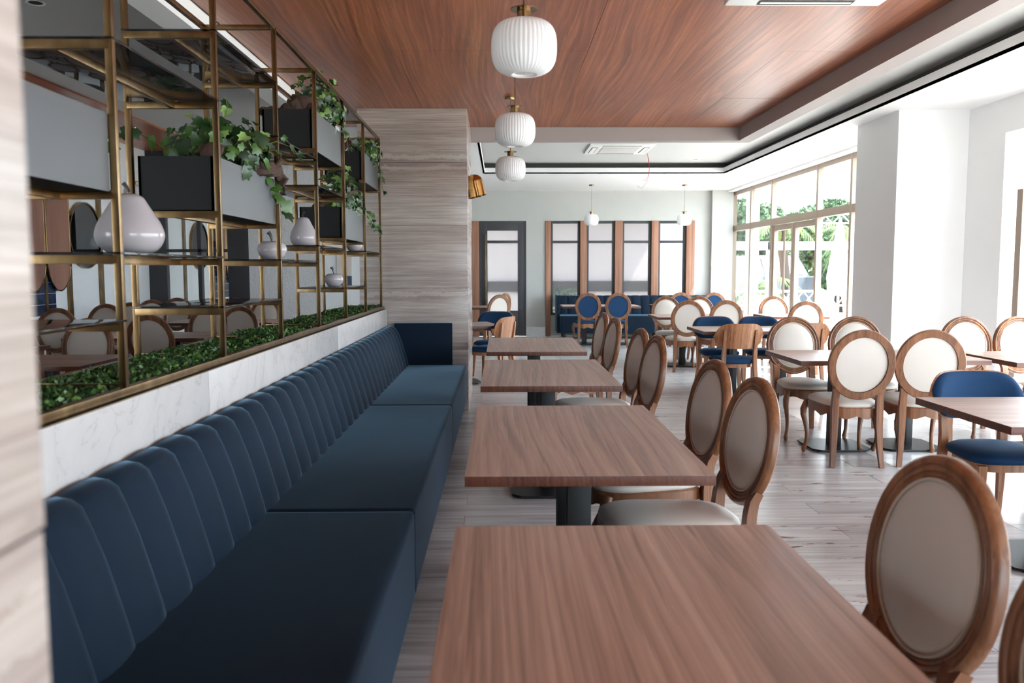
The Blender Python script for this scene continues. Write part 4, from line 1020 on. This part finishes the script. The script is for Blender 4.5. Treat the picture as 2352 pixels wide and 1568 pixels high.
# closed parasol
t = thing('closed_parasol', 'closed white parasol on the terrace seen through the last pane', 'parasol', (7.55, 18.6, -.15))
MB().tube([(0,0,0),(0,0,2.7)], .025, 8).ob('pole', M['outdoor_white'], t)
MB().lathe([(.02,2.72),(.06,2.5),(.15,2.0),(.24,1.4),(.2,1.0),(.05,1.0)], 20, rib=.12, cap=False).ob('canopy', M['outdoor_white'], t)
MB().lathe([(.3,0),(.3,.08),(.06,.12)], 20).ob('base', M['outdoor_white'], t)
# dark van
t = thing('parked_van', 'dark parked van partly hidden by garden plants', 'vehicle', (9.2, 29.9, -.15), .2)
MB().box(-1.0,1.0,-2.2,2.2,.45,1.35).ob('body', M['vehicle_dark'], t, bevel=.12, segs=3)
MB().layers([[(-.95,-1.9,1.3),(.95,-1.9,1.3),(.95,2.1,1.3),(-.95,2.1,1.3)],[(-.8,-1.3,2.05),(.8,-1.3,2.05),(.8,2.0,2.05),(-.8,2.0,2.05)]]).ob('cabin', M['vehicle_dark'], t, bevel=.08)
MB().add([(-.72,-1.86,1.4),(.72,-1.86,1.4),(.66,-1.42,1.98),(-.66,-1.42,1.98)],[(0,1,2,3)]).ob('windscreen', M['outdoor_white'], t, smooth=0)
for x in (-.9,.9):
    for y in (-1.4,1.4): MB().lathe([(.34,-.1),(.34,.1)], 20, (x,y,.34), axis='X').ob('wheel', M['black_steel'], t)
# terrace seats
def wicker(x, y, rz, label, mat):
    t = thing('terrace_armchair', label, 'chair', (x,y,-.15), rz, 'armchairs on the terrace')
    m = MB()
    for k in range(17):
        a = -1.9+3.8*k/16; m.tube([(.3*math.sin(a),-.28*math.cos(a),.38),(.34*math.sin(a),-.34*math.cos(a),.85-.2*abs(a/1.9)**2)], .012, 5)
    m.ob('woven_back', M[mat], t)
    MB().tube([(.35*math.sin(a),-.35*math.cos(a),.86-.2*abs(a/1.9)**2) for a in [-1.9+3.8*k/20 for k in range(21)]], .024, 8).ob('arm_rail', M[mat], t)
    MB().lathe([(.31,.34),(.33,.40),(.28,.46)], 24).ob('seat', M[mat], t)
    for sx in (-1,1):
        for sy in (-1,1): MB().tube([(sx*.22,sy*.2,.35),(sx*.26,sy*.24,0)], .018, 6).ob('leg', M[mat], t)
wicker(6.15, 13.2, 2.4, 'tan wicker armchair on the terrace behind the pane by the pillar', 'wicker')
wicker(5.95, 15.9, 2.0, 'white wire armchair outside behind the second pane', 'outdoor_white')
wicker(6.5, 16.9, 1.2, 'white wire armchair outside the left door leaf', 'outdoor_white')
def lounger(x, y, rz, label):
    t = thing('terrace_lounger', label, 'lounger', (x,y,-.15), rz, 'white loungers on the terrace')
    MB().box(-.35,.35,-.9,.5,.28,.36).ob('seat', M['outdoor_white'], t, bevel=.02)
    MB().layers([[(-.35,.5,.30),(.35,.5,.30),(.35,.5,.38),(-.35,.5,.38)],[(-.35,1.0,.85),(.35,1.0,.85),(.35,.95,.92),(-.35,.95,.92)]]).ob('backrest', M['outdoor_white'], t)
    for sx in (-1,1):
        for sy in (-.8,.4): MB().box(sx*.3-.02,sx*.3+.02,sy-.02,sy+.02,0,.28).ob('leg', M['outdoor_white'], t, smooth=0)
for i, (x, y, w) in enumerate(((6.2,20.4,'left'),(8.9,20.3,'right'),(6.1,18.7,'near'))): lounger(x, y, -.6, 'white lounger on the terrace, %s one' % w)
# building strip added to dim the ribbed far windows
nb = thing('added_house', 'pale building added to dim the ribbed far windows', 'building', (-.5, 24, -.15))
MB().box(-6, 5.0, 0, 4, 0, 4.2).ob('wall', M['white_paint'], nb, smooth=0); MB().box(-6.1, 5.05, -.1, 0, .95, 1.25).ob('plinth', M['cove_dark'], nb, smooth=0); MB().box(-6.2,5.2,-1.6,4.2,3.1,3.3).ob('roof', M['outdoor_white'], nb, smooth=0)
def bush(rg, n):
    return np.stack([rg.uniform(.6, 1.9, n), rg.uniform(20.6, 21.6, n), rg.uniform(-.1, .95, n)], 1)
tag(leaf_cloud('garden_bush', 1500, bush, .07, M['tree_leaf'], 77), 'low green bushes blurred behind the ribbed far windows', 'plant')
for o in bpy.data.objects:
    if '_used' in o: del o['_used']
